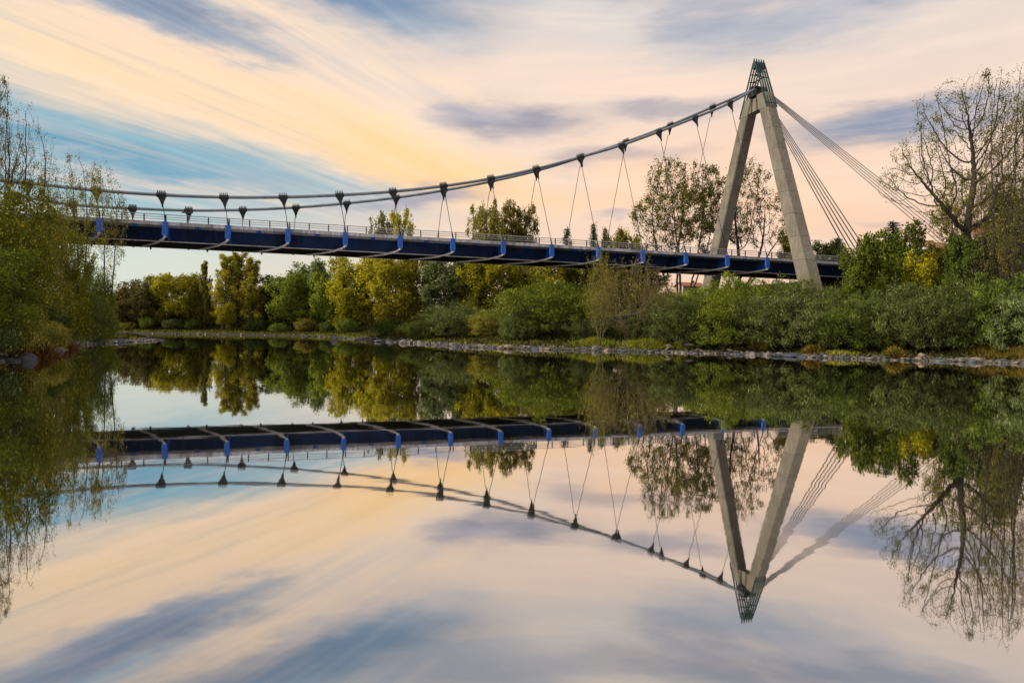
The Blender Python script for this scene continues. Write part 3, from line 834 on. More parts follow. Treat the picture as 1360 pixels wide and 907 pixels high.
SPECIES = {
 'round': dict(r0=.018, seg=[6,5,3,2], wig=[.07,.14,.2,.25], trop=[.05,.07,.04,.02], tap=[.8,.8,.8,.9], n=[1,20,7,5], start=[0,.04,.2,.2], ang=[0,58,44,45], len=[1,.55,.5,.45], rr=[1,.45,.55,.6], prof=lambda s: .6+.6*math.sin(s*2.9)-.15*s),
 'poplar': dict(r0=.016, seg=[7,5,3,2], wig=[.025,.06,.12,.2], trop=[.03,.16,.14,.1], tap=[.85,.85,.8,.9], n=[1,30,6,4], start=[0,.03,.15,.2], ang=[0,34,28,35], len=[1,.36,.42,.4], rr=[1,.4,.55,.6], prof=lambda s: 1.1-.8*s),
 'broad': dict(r0=.03, seg=[6,7,5,3,2], wig=[.06,.12,.17,.2,.25], trop=[.03,.07,.045,.03,.0], tap=[.6,.75,.75,.8,.9], n=[1,12,9,7,5], start=[0,.2,.2,.2,.15], ang=[0,60,44,42,42], len=[1,.8,.5,.46,.42], rr=[1,.55,.52,.55,.6], prof=lambda s: 1.15-.55*s),
 'fan': dict(r0=.013, stems=11, spread=58, foot=.03, seg=[6,5,4,2], wig=[.06,.13,.18,.22], trop=[.015,.045,.03,.01], tap=[.8,.8,.8,.9], n=[1,9,7,5], start=[0,.3,.25,.2], ang=[0,34,38,40], len=[1,.5,.48,.45], rr=[1,.55,.55,.6]),
 'slender': dict(r0=.010, seg=[7,5,4,2], wig=[.035,.08,.15,.2], trop=[.03,.09,.05,.02], tap=[.85,.8,.8,.9], n=[1,24,10,6], start=[0,.2,.15,.15], ang=[0,34,36,38], len=[1,.36,.48,.45], rr=[1,.45,.5,.6], prof=lambda s: 1.1-.7*s),
 'bush': dict(r0=.014, stems=26, spread=62, foot=.22, seg=[4,3,2], wig=[.08,.16,.2], trop=[.05,.08,.06], tap=[.8,.8,.9], n=[1,9,5], start=[0,.15,.15], ang=[0,34,34], len=[1,.46,.5], rr=[1,.5,.55], prof=lambda s: 1.1-.5*s),
 'twiggy': dict(r0=.008, stems=24, spread=52, foot=.15, seg=[5,4,3,2], wig=[.06,.12,.16,.2], trop=[.04,.07,.06,.03], tap=[.8,.8,.8,.9], n=[1,10,7,5], start=[0,.15,.15,.2], ang=[0,30,32,36], len=[1,.45,.5,.45], rr=[1,.5,.55,.6]),
}

def archetype(key, species, H, Rd, leaves, size, leaf_mat, bark_mat, seed, aspect=.5, upness=.0, scat=.3, outward=0., r0=None, base=0.):
    """returns (trunk mesh, crown mesh) of a plant H tall and 2*Rd wide, foot at the origin"""
    rng = np.random.default_rng(seed); sp = dict(SPECIES[species])
    if r0: sp['r0'] = r0
    br = skeleton(rng, sp)
    allp = np.concatenate([np.array(p) for p, r, l in br])
    top = allp[:, 2].max(); rad = np.percentile(np.hypot(allp[:,0], allp[:,1]), 90)
    sx, sz = Rd*.93 / rad, H*.985 / (np.percentile(allp[:, 2], 98) if 'bush' in species else top); S = np.array([sx, sx, sz])
    B = []
    for pts, rads, lev in br:
        P = [p*S for p in pts]; P = [np.array([q[0], q[1], max(q[2], -.2)]) for q in P]
        rr = [max(r * H, .012) for r in rads]
        if lev == 0: P[0] = P[0] - np.array([0,0,.4]); rr[0] *= 1.35
        B.append((P, rr, lev))
    Vt, Ft = tubes_arrays(B)
    tm = mesh_np(key + '_trunk', Vt, Ft, None, M[bark_mat])
    # leaves along the outer twigs
    lm = max(l for _, _, l in B); tw = [P for P, r, l in B if l >= lm-1 and P[-1][2] > base*H]
    w = np.array([1. if True else 0 for _ in tw]); idx = rng.integers(0, len(tw), leaves)
    # clumps: some twigs carry many leaves, some few
    wt = rng.gamma(1.1, 1., len(tw)); wt /= wt.sum(); idx = rng.choice(len(tw), leaves, p=wt)
    s = rng.uniform(.1, 1.05, leaves)
    A = np.array([t_[0] for t_ in tw]); Z = np.array([t_[-1] for t_ in tw])
    P = A[idx] + (Z[idx] - A[idx]) * s[:, None] + rng.normal(size=(leaves, 3)) * scat
    P[:, 2] = np.maximum(P[:, 2], .05)
    o = None
    if outward:
        o = P - np.array([0, 0, H*.25]); o = o / (np.linalg.norm(o, axis=1, keepdims=True) + 1e-6) * outward
    V_, Fq = leaf_arrays(P, rng, size, aspect, upness, out=o)
    c0 = (0, 0, H * (.2 if 'bush' in species else .45)); V_ = face_out(V_, c0)
    cm = mesh_np(key + '_crown', V_, Fq, rng.uniform(0, 1, leaves), M[leaf_mat]); lean_normals(cm, V_, c0, 1. if 'bush' not in species else 1.2, .6)
    return tm, cm, H, Rd

def conifer_arch(key, H, Rd, seed):
    rng = np.random.default_rng(seed); B = [([np.array([0,0,-.3]), np.array([0,0,H*.5]), np.array([0,0,H*.99])], [H*.014, H*.009, .02], 0)]
    P = []
    z = H*.12
    while z < H*.98:
        k = 1 - z/H; L = Rd * (k**.85) * rng.uniform(.8, 1.1) + .1
        for j in range(7):
            a = rng.uniform(0, 6.28); e = np.array([math.cos(a)*L, math.sin(a)*L, -L*.22])
            B.append(([np.array([0,0,z]), np.array([0,0,z]) + e*.5 + np.array([0,0,.04]), np.array([0,0,z]) + e], [.04,.03,.012], 2))
            n = int(26*L) + 6; s = rng.uniform(.15, 1.05, n)
            P.append(np.array([0,0,z]) + e*s[:, None] + rng.normal(size=(n,3)) * np.array([.16,.16,.09]))
        z += .38
    Vt, Ft = tubes_arrays(B); tm = mesh_np(key+'_trunk', Vt, Ft, None, M['bark_dark'])
    P = np.concatenate(P); V_, Fq = leaf_arrays(P, rng, .3, .3, -.2)
    return tm, mesh_np(key+'_crown', V_, Fq, rng.uniform(0,1,len(P)), M['conifer']), H, Rd

ARCH = {}
def arch(key, *a, **k): ARCH[key] = archetype(key, *a, **k)
def lobes_round(seed, n=9, low=.30):
    r_ = random.Random(seed); L = [((0,0,.55), (.55,.55,.30))]
    for i in range(n):
        a = i * 2.4 + r_.uniform(-.4,.4); z = low + (.84 - low) * (i + .5) / n + r_.uniform(-.04,.04); q = .62 * math.sqrt(max(.12, 1 - ((z-.5)/.52)**2))
        L.append(((math.cos(a)*q, math.sin(a)*q, z), (r_.uniform(.30,.46), r_.uniform(.30,.46), r_.uniform(.11,.17))))
    return L
for i in range(3): grown('round%d' % i, 14, 4.6, lobes_round(10+i, 9, .22), 11000, .46, 'green', 'bark', 10+i, n_att=1700, trunk=.14, scat=.34, bunch=.5)
for i in range(2): grown('dense%d' % i, 16, 5.2, lobes_round(15+i, 11, .16), 13000, .48, 'green', 'bark', 15+i, n_att=1900, trunk=.1, scat=.36, bunch=.5)
for i in range(2): arch('poplar%d' % i, 'poplar', 17, 2.4, 10000, .32, 'gold', 'bark', 20+i, aspect=.6, upness=.6, scat=.20)
def lobes_dome(seed, n=8):
    r_ = random.Random(seed); L = [((0,0,.30), (.72,.72,.45))]
    for i in range(n):
        a = i * 2.4 + r_.uniform(-.4,.4); q = r_.uniform(.15,.62); z = .78 - .62*q + r_.uniform(-.08,.06)
        L.append(((math.cos(a)*q, math.sin(a)*q, z*.85), (r_.uniform(.28,.46), r_.uniform(.28,.46), r_.uniform(.16,.26))))
    return L
RAYS = [(math.cos(q)*k, math.sin(q)*k, 1) for q, k in ((0,.3),(1.1,1.1),(2.1,.5),(3.0,1.2),(3.9,.4),(4.8,1.1),(5.6,.7))]
for i in range(4): grown('bush%d' % i, 5, 3.4, lobes_dome(30+i, 9), 21000, .25, 'willow', 'bark', 30+i, n_att=3600, trunk=.08, scat=.15, aspect=.19, upness=1.5, bunch=.38, starts=RAYS, r_tip=.010, fine=32., k=.42, ragged=.10)
for i in range(2): grown('low%d' % i, 2.4, 2.2, lobes_dome(36+i, 6), 6000, .20, 'willow', 'bark', 36+i, n_att=900, trunk=.08, scat=.14, aspect=.28, upness=.7, bunch=.5, starts=RAYS, r_tip=.010, fine=20., k=.45, ragged=.1)
for i in range(2): grown('tall%d' % i, 20, 4.6, [((x, y, .62), (.42,.42,.36)) for x, y in ((-.5,0),(.5,.1),(0,.5),(.1,-.5))] + lobes_round(40+i, 7, .25), 12000, .42, 'olive', 'bark', 40+i, n_att=2200, trunk=.1, scat=.30, bunch=.45)
grown('open0', 27, 9.5, [((-.55,0,.55),(.42,.45,.20)), ((-.2,.2,.80),(.45,.45,.18)), ((.35,-.1,.76),(.42,.45,.17)), ((.6,.1,.52),(.38,.4,.18)), ((0,-.5,.6),(.4,.35,.2)), ((0,.55,.6),(.4,.35,.2)), ((-.1,0,.55),(.4,.4,.25))],
      19000, .32, 'olive', 'bark_dark', 50, n_att=5200, scat=.34, bunch=.6, trunk=.10, r_base=.40, starts=[(-.95,.1,1),(-.35,-.3,1),(.15,.3,1),(.6,-.2,1),(1.0,.1,1)], r_tip=.016)
grown('open1', 27, 9.5, [((-.5,.1,.62),(.42,.45,.22)), ((-.05,-.2,.82),(.4,.42,.16)), ((.45,.1,.66),(.42,.45,.15)), ((.72,0,.45),(.28,.4,.12)), ((.1,.5,.55),(.4,.35,.2)), ((0,0,.5),(.4,.4,.2))],
      12500, .31, 'olive', 'bark_dark', 51, n_att=5200, scat=.32, bunch=.5, trunk=.10, r_base=.38, starts=[(-.9,-.1,1),(-.2,.2,1),(.4,-.2,1),(1.,.1,1)], r_tip=.016)
grown('bare0', 29, 10.5, [((-.62,0,.64),(.36,.36,.10)), ((-.80,.1,.56),(.22,.3,.09)), ((-.30,.1,.82),(.30,.36,.13)), ((.05,-.1,.86),(.28,.36,.14)), ((.42,0,.74),(.34,.4,.17)), ((.62,.1,.52),(.34,.38,.14)), ((-.42,-.2,.46),(.30,.30,.08)), ((.1,.35,.7),(.35,.3,.14)), ((.2,-.4,.62),(.35,.3,.16))],
      11000, .19, 'olive', 'bark_dark', 65, n_att=10500, scat=.26, bunch=.22, trunk=.12, r_base=.50, starts=[(-.10,0,1)], r_tip=.015, k=.3, fine=62.)
for i in range(2): grown('bare%d' % (i+1), 24, 4.2, [((-.4,0,.60),(.5,.45,.30)), ((.42,.2,.66),(.5,.45,.30)), ((.0,-.2,.85),(.4,.45,.14)), ((.1,.3,.36),(.7,.5,.22))], 3000, .17, 'olive', 'bark_dark', 62+i, n_att=6500, trunk=.12, scat=.24, bunch=.4, r_tip=.014, starts=[(-.2,0,1),(.2,.1,1),(.02,-.15,1)], r_base=.24, k=.3, fine=58.)
for i in range(2): grown('thin%d' % i, 18, 3.2, [((-.35,0,.72),(.5,.5,.22)), ((.4,.2,.66),(.5,.5,.20)), ((.1,-.2,.86),(.45,.45,.12)), ((0,.2,.5),(.6,.6,.14))], 4200, .18, 'olive', 'bark', 70+i, n_att=2600, trunk=.22, scat=.22, bunch=.5, r_tip=.010, starts=[(-.12,0,1),(.12,.1,1)], r_base=.16)
for i in range(2): grown('leafy%d' % i, 11, 4.6, lobes_round(80+i, 12, .12), 24000, .20, 'yellow_green', 'bark', 80+i, n_att=2400, trunk=.08, scat=.30, bunch=.6, aspect=.65, r_tip=.010)
for i in range(2): grown('twiggy%d' % i, 9, 4.4, [((0,0,.50),(.60,.60,.40)), ((-.42,.1,.58),(.42,.45,.24)), ((.45,-.1,.50),(.45,.45,.26)), ((.05,0,.80),(.38,.4,.18)), ((-.1,.3,.66),(.4,.4,.2))], 5000, .17, 'brown', 'twig_brown', 90+i, n_att=7000, trunk=.08, scat=.16, bunch=.4, aspect=.4, r_tip=.011, ragged=.06, r_base=.12, starts=[(math.cos(q)*.9, math.sin(q)*.7, 1) for q in (0, .9, 1.9, 2.8, 3.7, 4.6, 5.5)], fine=50., k=.4)
ARCH['fir0'] = conifer_arch('fir0', 14, 2.4, 5)

used = set()
rp = random.Random(3)
def plant(name, key, px, D, ytop, wpx, pal, label, cat='tree', group=None, dz=0., bark=None, rz=None):
    tm, cm, H0, R0 = ARCH[key]
    x, y = (px - 680) / F * D, D
    gz = float(ground(x, y)) + dz
    dd = direction(px, ytop); H = CH + dd[2] / dd[1] * D - gz
    Rr = wpx / 2 * D / F
    root = empty(name, (x, y, gz), rp.uniform(0, 6.28) if rz is None else rz)
    tag(root, label, cat, group); root.scale = (Rr / R0, Rr / R0, H / H0)
    for nm, me, mt in (('trunk' if 'bush' not in name and 'shrub' not in name else 'stem', tm, bark), ('crown', cm, pal)):
        o = link(bpy.data.objects.new(nm, me), root)
        if mt:
            o.material_slots[0].link = 'OBJECT'; o.material_slots[0].material = M[mt]
    return root

T = [
 # far bank, left to right
 ('tree','round0',152,150,386,56,'olive','brownish rounded tree at the left end of the far bank beside the dark left-hand foliage'),
 ('tree','dense0',182,149,372,56,'brown','dull brownish rounded tree on the far bank, second from the left end'),
 ('tree','round2',207,152,368,48,'olive','olive tree behind the bank to the right of the dull brownish rounded tree'),
 ('tree','dense1',234,150,364,60,'yellow_green','green rounded tree on the far bank midway between left foliage and golden poplars'),
 ('tree','round0',257,153,368,44,'olive','olive-brown tree on the far bank just left of the slim dark poplar'),
 ('poplar_tree','poplar0',272,149,345,17,'olive','slim dark green poplar spire left of the golden poplars'),
 ('poplar_tree','poplar1',296,148,336,34,'gold','leftmost of three golden poplars under the bridge at left'),
 ('poplar_tree','poplar0',315,151,333,38,'gold','middle and tallest of three golden poplars under the bridge at left'),
 ('poplar_tree','poplar1',335,148,341,32,'gold','rightmost of three golden poplars under the bridge at left'),
 ('tree','round0',300,144,402,26,'yellow_green','small bright yellow tree at the foot of the golden poplars'),
 ('tree','dense0',358,152,368,46,'dark_green','dark green tree immediately right of the golden poplars'),
 ('tree','dense1',386,147,364,64,'green','broad fresh green tree right of the dark tree by the poplars'),
 ('tree','round0',416,152,348,60,'silver','tall grey-green tree touching the bridge underside'),
 ('tree','round2',434,144,364,48,'green','dark tree tucked between the grey-green tree and the bright yellow-green one'),
 ('tree','dense0',466,140,340,66,'yellow_green','bright yellow-green tree on the corner of the far bank'),
 ('tree','tall0',494,138,338,56,'yellow_green','yellow-green airy tree right of the corner tree under the girder'),
 ('tree','dense1',524,134,338,62,'gold','orange-yellow tree under the girder near the middle of the far bank'),
 ('tree','tall1',552,136,340,50,'gold','thin orange tree with sky showing through under the girder'),
 ('tree','dense0',590,133,336,70,'silver','dark silvery green willow tree under the girder near the middle'),
 ('tree','round1',626,132,338,62,'yellow_green','yellow-green tree just right of the silvery willow tree'),
 ('tree','dense1',660,131,340,66,'yellow_green','lime-coloured tree under the girder beneath the tall olive trees'),
 ('tree','dense0',700,133,340,66,'olive','olive and brown tree under the girder left of the large willow bush'),
 ('tree','dense1',742,130,344,74,'yellow_green','olive tree behind the large bright willow bush'),
 ('tree','dense0',792,128,348,74,'yellow_green','yellow-green tree behind the brown twiggy bush'),
 ('tree','dense1',850,129,354,80,'olive','olive tree hidden low behind the brown twiggy bush'),
 # tops that show over the deck
 ('tree','tall0',503,160,285,34,'olive','small treetop over the railing, left one of the pair near the middle'),
 ('tree','tall1',530,160,282,40,'yellow_green','larger treetop over the railing, right one of the pair near the middle'),
 ('tree','tall1',640,146,276,42,'olive','left of three tall olive treetops rising above the bridge deck'),
 ('tree','tall0',668,144,268,48,'olive','middle of three tall olive treetops rising above the bridge deck'),
 ('tree','tall1',694,146,277,42,'olive','right of three tall olive treetops rising above the bridge deck'),
 ('spruce_tree','fir0',751,160,300,44,None,'small dark spruce top over the railing right of the olive treetops'),
 ('spruce_tree','fir0',786,160,294,40,None,'taller dark spruce of the close pair over the railing'),
 ('spruce_tree','fir0',801,162,300,36,None,'shorter dark spruce of the close pair over the railing'),
 ('tree','round2',815,160,308,34,'olive','low rounded treetop over the railing next to the spruce pair'),
 ('tree','round0',838,160,310,32,'yellow_green','low yellowish treetop over the railing left of the big open tree'),
 ('tree','open0',902,158,210,128,'open_leaf','big open-crowned tree behind the far pylon leg, its left half'),
 ('tree','open1',985,160,218,128,'open_leaf','open-crowned thinning tree between the two pylon legs'),
 ('tree','round1',1047,160,311,36,'olive','small olive treetop over the railing left of the near pylon leg'),
 ('tree','round2',1095,158,319,42,'dark_green','small dark green treetop right of the near pylon leg'),
 # right bank behind the bushes
 ('tree','dense0',1188,84,298,70,'green','fresh green rounded tree below the stay cables right of the pylon'),
 ('tree','round1',1142,80,314,54,'green','smaller green tree at the deck end below the stay cables'),
 ('cedar_tree','fir0',1182,98,292,70,None,'dark flat-topped conifer peeping out behind the green rounded tree'),
 ('tree','round2',1245,86,322,64,'olive','olive-brown low tree between the green tree and the big bare tree'),
 ('tree','round1',1222,80,335,50,'yellow_green','yellowish low tree in front of the olive-brown one on the right bank'),
 ('tree','open0',1296,92,224,124,'open_leaf','dark leafy tree behind the trunk of the big bare tree'),
 ('tree','dense1',1284,72.5,312,60,'dark_green','bushy dark green tree wrapping the foot of the big bare tree'),
 ('bare_tree','bare0',1280,75,98,216,'open_leaf','big nearly bare tree with wide spreading limbs on the right bank'),
 ('bare_tree','bare1',1336,71,84,80,'brown','slender nearly bare tree reaching highest near the right edge'),
 ('bare_tree','bare2',1362,69,96,70,'brown','slender bare tree cut by the right edge of the photo'),
 ('bare_tree','bare2',1318,66,180,60,'brown','shorter bare brown tree in front of the big bare tree'),
 ('bare_tree','bare1',1352,73,112,84,'brown','slender nearly bare tree between the highest one and the edge tree at right'),
 ('tree','round0',1350,80,262,90,'olive','olive leafy tree low behind the slender bare trees at the right edge'),
 # left bank
 ('bare_tree','bare0',-22,58,84,150,'brown','tall bare tree cut by the left edge of the photo'),
 ('bare_tree','bare1',34,62,138,78,'brown','lower bare tree leaning out right of the tall one at the left edge'),
 ('tree','thin0',70,76,212,56,'olive','thin sparse tree left of the pair in front of the bridge end'),
 ('tree','thin1',106,80,203,52,'olive','thin sparse tree in the middle of the group before the bridge end'),
 ('tree','thin0',141,83,213,50,'olive','small-leaved sparse tree nearest the open water before the bridge end'),
 ('tree','leafy0',-8,46,242,138,'left_leaf','dense yellow-green tree filling the left edge above the bank'),
 ('tree','leafy1',42,56,276,88,'olive','dense olive tree overlapping the left end of the bridge'),
 ('tree','leafy0',86,66,306,70,'left_leaf','yellow-green tree with drooping twigs below the bridge at left'),
 ('tree','leafy1',120,74,352,58,'green','lower green tree at the point of the left bank'),
 ('tree','leafy1',-30,43,330,140,'green','green shrubby tree low at the left edge'),
]
for name, key, px, D, yt, w_, pal, lab in T:
    plant(name, key, px, D, yt, w_, pal, lab, rz=(.15 if px > 0 else 2.9) if key in ('bare0', 'open0', 'open1') else None)

Bz = [
 ('bush','bush0',735,88,377,122,'willow_bright','largest bright green willow bush below the bridge, right of the middle'),
 ('bush','bush1',690,86,404,60,'willow_grey','grey-green bush leaning against the left side of the largest willow bush'),
 ('bush','bush2',785,83,418,58,'willow_grey','dull green bush at the foot of the largest willow bush, on its right'),
 ('bush','bush3',610,98,408,70,'willow_grey','dark rounded bush on the bank below the silvery willow tree'),
 ('bush','bush1',570,100,420,60,'dark_green','dark bush on the bank below the orange tree'),
 ('bush','bush0',650,92,414,58,'olive','olive bush between the dark rounded bush and the willow bushes'),
 ('bush','low0',463,134,424,34,'willow','small green bush on the corner of the far bank'),
 ('bush','low1',510,114,424,40,'willow','rounded green bush overhanging the water by the stones at mid left'),
 ('bush','low0',542,108,432,40,'olive','low olive bush between the overhanging green bush and dark bush'),
 ('bush','low0',195,146,422,26,'willow','neat rounded green bush on the grassy far bank at left'),
 ('bush','low1',372,144,430,28,'willow','round green bush at the water edge right of the poplars'),
 ('bush','low1',230,147,424,28,'willow_grey','grey-green bush next to the neat rounded one on the far bank'),
 ('bush','low0',258,147,424,30,'dark_green','dark low bush under the slim dark poplar'),
 ('bush','low1',335,145,424,30,'dark_green','dark low bush right of the poplars\' feet'),
 ('bush','low0',405,142,424,36,'olive','olive low bush below the grey-green tree'),
 ('bush','low1',168,146,428,26,'olive','olive low bush at the left end of the far bank'),
 ('bush','low0',435,138,428,26,'willow_grey','small grey-green bush below the dark tree near the bank corner'),
 ('twiggy_bush','twiggy0',840,80,334,140,'twig_leaf','tall brown twiggy bush rising in front of the bridge deck'),
 ('twiggy_bush','twiggy1',880,78,372,72,'brown','lower brown twiggy bush on the right of the tall one'),
 ('shrub','twiggy1',797,79,328,52,'yellow_green','yellow-green sapling shrub left of the brown twiggy bush'),
 ('bush','bush0',930,84,384,88,'willow_bright','green willow bush right of the brown twiggy bush below the far pylon leg'),
 ('bush','bush1',985,86,374,92,'willow_bright','bright green willow bush directly below the gap between the pylon legs'),
 ('bush','bush2',1040,84,378,88,'willow','bright willow bush left of the near pylon leg foot'),
 ('bush','bush3',1105,85,380,92,'willow','willow bush right of the near pylon leg foot'),
 ('bush','bush0',1160,82,372,88,'willow','willow bush below the green rounded tree'),
 ('bush','bush1',1215,80,370,94,'willow_bright','willow bush below the yellowish low tree'),
 ('bush','bush2',1270,78,368,96,'willow','willow bush at the foot of the big bare tree'),
 ('bush','bush3',1330,76,364,104,'silver','blue-green willow bush below the slender bare trees at right'),
 ('bush','bush1',1395,72,356,112,'silver','blue-green willow bush cut by the right edge'),
 ('bush','bush3',905,77,398,80,'willow_grey','grey-green front-row bush beside the pile of dead branches'),
 ('bush','bush2',958,75.5,384,96,'willow_bright','front-row willow bush left of the bare pale stem'),
 ('bush','bush0',1015,74,392,88,'willow_grey','front-row willow bush with a pale bare stem before it'),
 ('bush','bush1',1072,71,384,100,'willow_grey','front-row grey-green bush below the near pylon leg'),
 ('bush','bush3',1130,68.5,392,92,'willow','front-row bush right of the near pylon leg, above the dark boulders'),
 ('bush','bush2',1186,67.5,380,104,'willow_grey','front-row grey-green bush left of the dark hollow in the bank'),
 ('bush','bush0',1244,66,388,96,'willow_grey','front-row bush above the dark hollow in the bank'),
 ('bush','bush1',1302,65.5,378,104,'willow','front-row bush above the golden dry grass'),
 ('bush','bush3',1366,63,374,110,'silver','front-row blue-green bush at the right edge'),
 ('shrub','twiggy0',1074,86,354,40,'yellow_green','light yellow-green sapling in front of the near pylon leg'),
 ('bush','bush2',1150,69,425,60,'dark_green','dark low bush over the bank stones below the stay cables'),
 ('bush','bush0',860,80,412,60,'willow_grey','dull bush at the foot of the brown twiggy bush'),
 ('bush','low0',-8,42.2,425,90,'willow_grey','grey-green low bush hanging over the flat dark boulder at the left edge'),
 ('bush','low1',62,52.5,428,52,'olive','small olive bush spilling over the stones behind the smooth boulder'),
 ('bush','low1',15,44,402,84,'olive','low olive bush over the stones at the left edge'),
 ('bush','low0',60,55,404,70,'dark_green','dark bush above the reddish tuft on the left bank'),
 ('bush','bush0',98,70,388,64,'willow_grey','grey-green bush hanging over the left bank stones'),
 ('bush','bush1',128,77,402,46,'green','green bush nearest the stone spit on the left bank'),
]
rb = random.Random(9)
for name, key, px, D, yt, w_, pal, lab in Bz:
    if key[:4] == 'bush': w_ = w_ * rb.uniform(1.2, 1.55); yt = yt + rb.uniform(-7, 7)
    plant(name, key, px, D, yt, w_, pal, lab, 'bush')

# a far-off wood that reads as one mass behind everything
rng = np.random.default_rng(7)
n = 120000; a = rng.uniform(-.62, .50, n); D_ = rng.uniform(190, 225, n)
hh = 8.0 + 2.5*np.sin(a*31) + 1.6*np.sin(a*83+1) + 1.0*np.sin(a*190)
P = np.stack([np.tan(a)*D_, D_, 1 + hh * rng.uniform(0, 1, n)**1.1], 1)
n2 = 60000; a2 = rng.uniform(-.62, .1, n2); D2 = rng.uniform(153, 172, n2)
P = np.concatenate([P, np.stack([np.tan(a2)*D2, D2, 1.5 + (4.2+1.4*np.sin(a2*70)+1.0*np.sin(a2*171)) * rng.uniform(0,1,n2)], 1)]); n = len(P)
V_, Fq = leaf_arrays(P, rng, .8, .7)
o = link(bpy.data.objects.new('woods', mesh_np('woods', V_, Fq, rng.uniform(0, 1, n), M['olive']))); tag(o, 'distant wood behind the far bank', 'woods', kind='stuff')

# ------------------------------------------------------------------ grass and ground cover
def scatter_land(n, rng, xr, yr, dlo, dhi, mask=None):
    x = rng.uniform(*xr, n); y = rng.uniform(*yr, n); s = sdist(x, y); k = (s > dlo) & (s < dhi)
    if mask is not None: k &= mask(x, y)
    x, y = x[k], y[k]
    return np.stack([x, y, ground(x, y) - .02], 1)
def patch(x, y): return np.sin(x*.23+2)*np.cos(y*.31) + .7*np.sin(x*.71-y*.43) > .45
P = scatter_land(420000, rng, (-110, 60), (35, 160), 1.4, 5.0, lambda x, y: patch(x, y) | ((y > 118) & (sdist(x, y) < 4.2)))
V_, Fq = leaf_arrays(P, rng, .34, .16, 2.2)
o = link(bpy.data.objects.new('grass', mesh_np('grass', V_, Fq, rng.uniform(0,1,len(P)), M['grass']))); tag(o, 'green and yellow grass along the stony banks', 'grass', kind='stuff')
P = scatter_land(420000, rng, (-110, 60), (35, 160), 1.8, 30.0)
V_, Fq = leaf_arrays(P, rng, .5, .4, .8)
o = link(bpy.data.objects.new('undergrowth', mesh_np('undergrowth', V_, Fq, rng.uniform(0,1,len(P)), M['undergrowth']))); tag(o, 'low brown and olive undergrowth below the trees', 'undergrowth', kind='stuff')

def tuft(name, px, D, w_, h_, n, mt, label, dz=0.):
    x0, y0 = (px-680)/F*D, D
    r_ = np.random.default_rng(int(px)); q = r_.normal(size=(n,2)) * w_ * .4
    P = np.stack([q[:,0], q[:,1]*.8, np.zeros(n)], 1)
    P[:,2] = ground(x0+P[:,0], y0+P[:,1]) - float(ground(x0,y0)) + np.maximum(0, r_.uniform(-.3,1,n)) * h_*.5*np.exp(-(q**2).sum(1)/(w_*.5)**2)
    o_ = P*np.array([1,1,0])/w_*1.5; V_, Fq = leaf_arrays(P, r_, h_, .09, 1.8, out=o_)
    o = link(bpy.data.objects.new(name, mesh_np(name, V_, Fq, r_.uniform(0,1,n), M[mt])))
    o.location = (x0, y0, float(ground(x0, y0)) + dz); tag(o, label, 'grass tuft'); return o
tuft('grass_tuft', 862, 77.5, 2.8, .75, 5000, 'grass', 'bright yellow-green grass mound above the bank stones below the brown twiggy bush')
tuft('grass_tuft', 905, 76.5, 1.8, .55, 2500, 'grass', 'smaller green grass mound beside the pale slab of rock')
tuft('grass_tuft', 790, 80.0, 2.6, .7, 3500, 'grass', 'bright green grass patch at the right foot of the largest willow bush')
tuft('grass_tuft', 1345, 62.0, 2.4, .7, 4000, 'dry_grass', 'golden dry grass clump above the stones at the right edge')
tuft('grass_tuft', 1308, 63.5, 1.8, .7, 3500, 'dry_grass', 'lower golden grass clump left of the big golden one at right')
tuft('grass_tuft', 1190, 63.6, .6, .8, 900, 'dry_grass', 'small straw-coloured tuft drooping beside the dark hollow')
tuft('grass_tuft', 1010, 73.0, .6, .9, 900, 'dry_grass', 'straw-coloured tuft under the pale bare stem')
tuft('grass_tuft', 1080, 68.2, .9, .7, 1200, 'dry_grass', 'brown dry tuft above the dark wet boulders')
tuft('grass_tuft', 1115, 66.8, 1.6, .35, 1800, 'grass', 'short green turf strip right of the dark wet boulders')
tuft('grass_tuft', 38, 48.5, 1.6, .9, 3000, 'rust', 'reddish-brown tuft above the stones on the left bank')
tuft('grass_tuft', 78, 61.5, 1.3, .8, 1800, 'rust', 'small rust-coloured tuft further along the left bank')

# ------------------------------------------------------------------ stones
def stone_mesh(seed, flat=.6):
    bpy_rng = np.random.default_rng(seed)
    import bmesh
    bm = bmesh.new(); bmesh.ops.create_icosphere(bm, subdivisions=2, radius=1)
    dirs = bpy_rng.normal(size=(9,3)); dirs /= np.linalg.norm(dirs, axis=1, keepdims=True); off = bpy_rng.uniform(.62, .95, 9)
    sc = np.array([1, bpy_rng.uniform(.6,.9), flat*bpy_rng.uniform(.8,1.2)])
    for v in bm.verts:
        p = np.array(v.co)
        for d_, o_ in zip(dirs, off):
            k = p @ d_
            if k > o_: p = p - d_ * (k - o_) * .9
        p += bpy_rng.normal(size=3) * .015
        v.co = p * sc
    me = bpy.data.meshes.new('rock'); bm.to_mesh(me); bm.free()
    me.polygons.foreach_set('use_smooth', [False]*len(me.polygons)); me.materials.append(M['stone'])
    return me
ROCKS = [stone_mesh(100+i, [.42,.58,.34][i % 3]) for i in range(9)]
rk = random.Random(11)
def rock(x, y, r, label, group=None, mt=None, dz=0., me=None, rz=None, sz=1.):
    o = bpy.data.objects.new('rock', me or rk.choice(ROCKS)); link(o)
    z = max(float(ground(x, y)), -.08) + r*.18 + dz
    o.location = (x, y, z); o.scale = (r, r, r*sz); o.rotation_euler = (rk.uniform(-.2,.2), rk.uniform(-.2,.2), rk.uniform(0, 6.28) if rz is None else rz)
    tag(o, label, 'rock', group)
    o.material_slots[0].link = 'OBJECT'; o.material_slots[0].material = M[mt or rk.choice(['stone','stone','stone_warm','stone_wet','stone_wet'])]
    return o
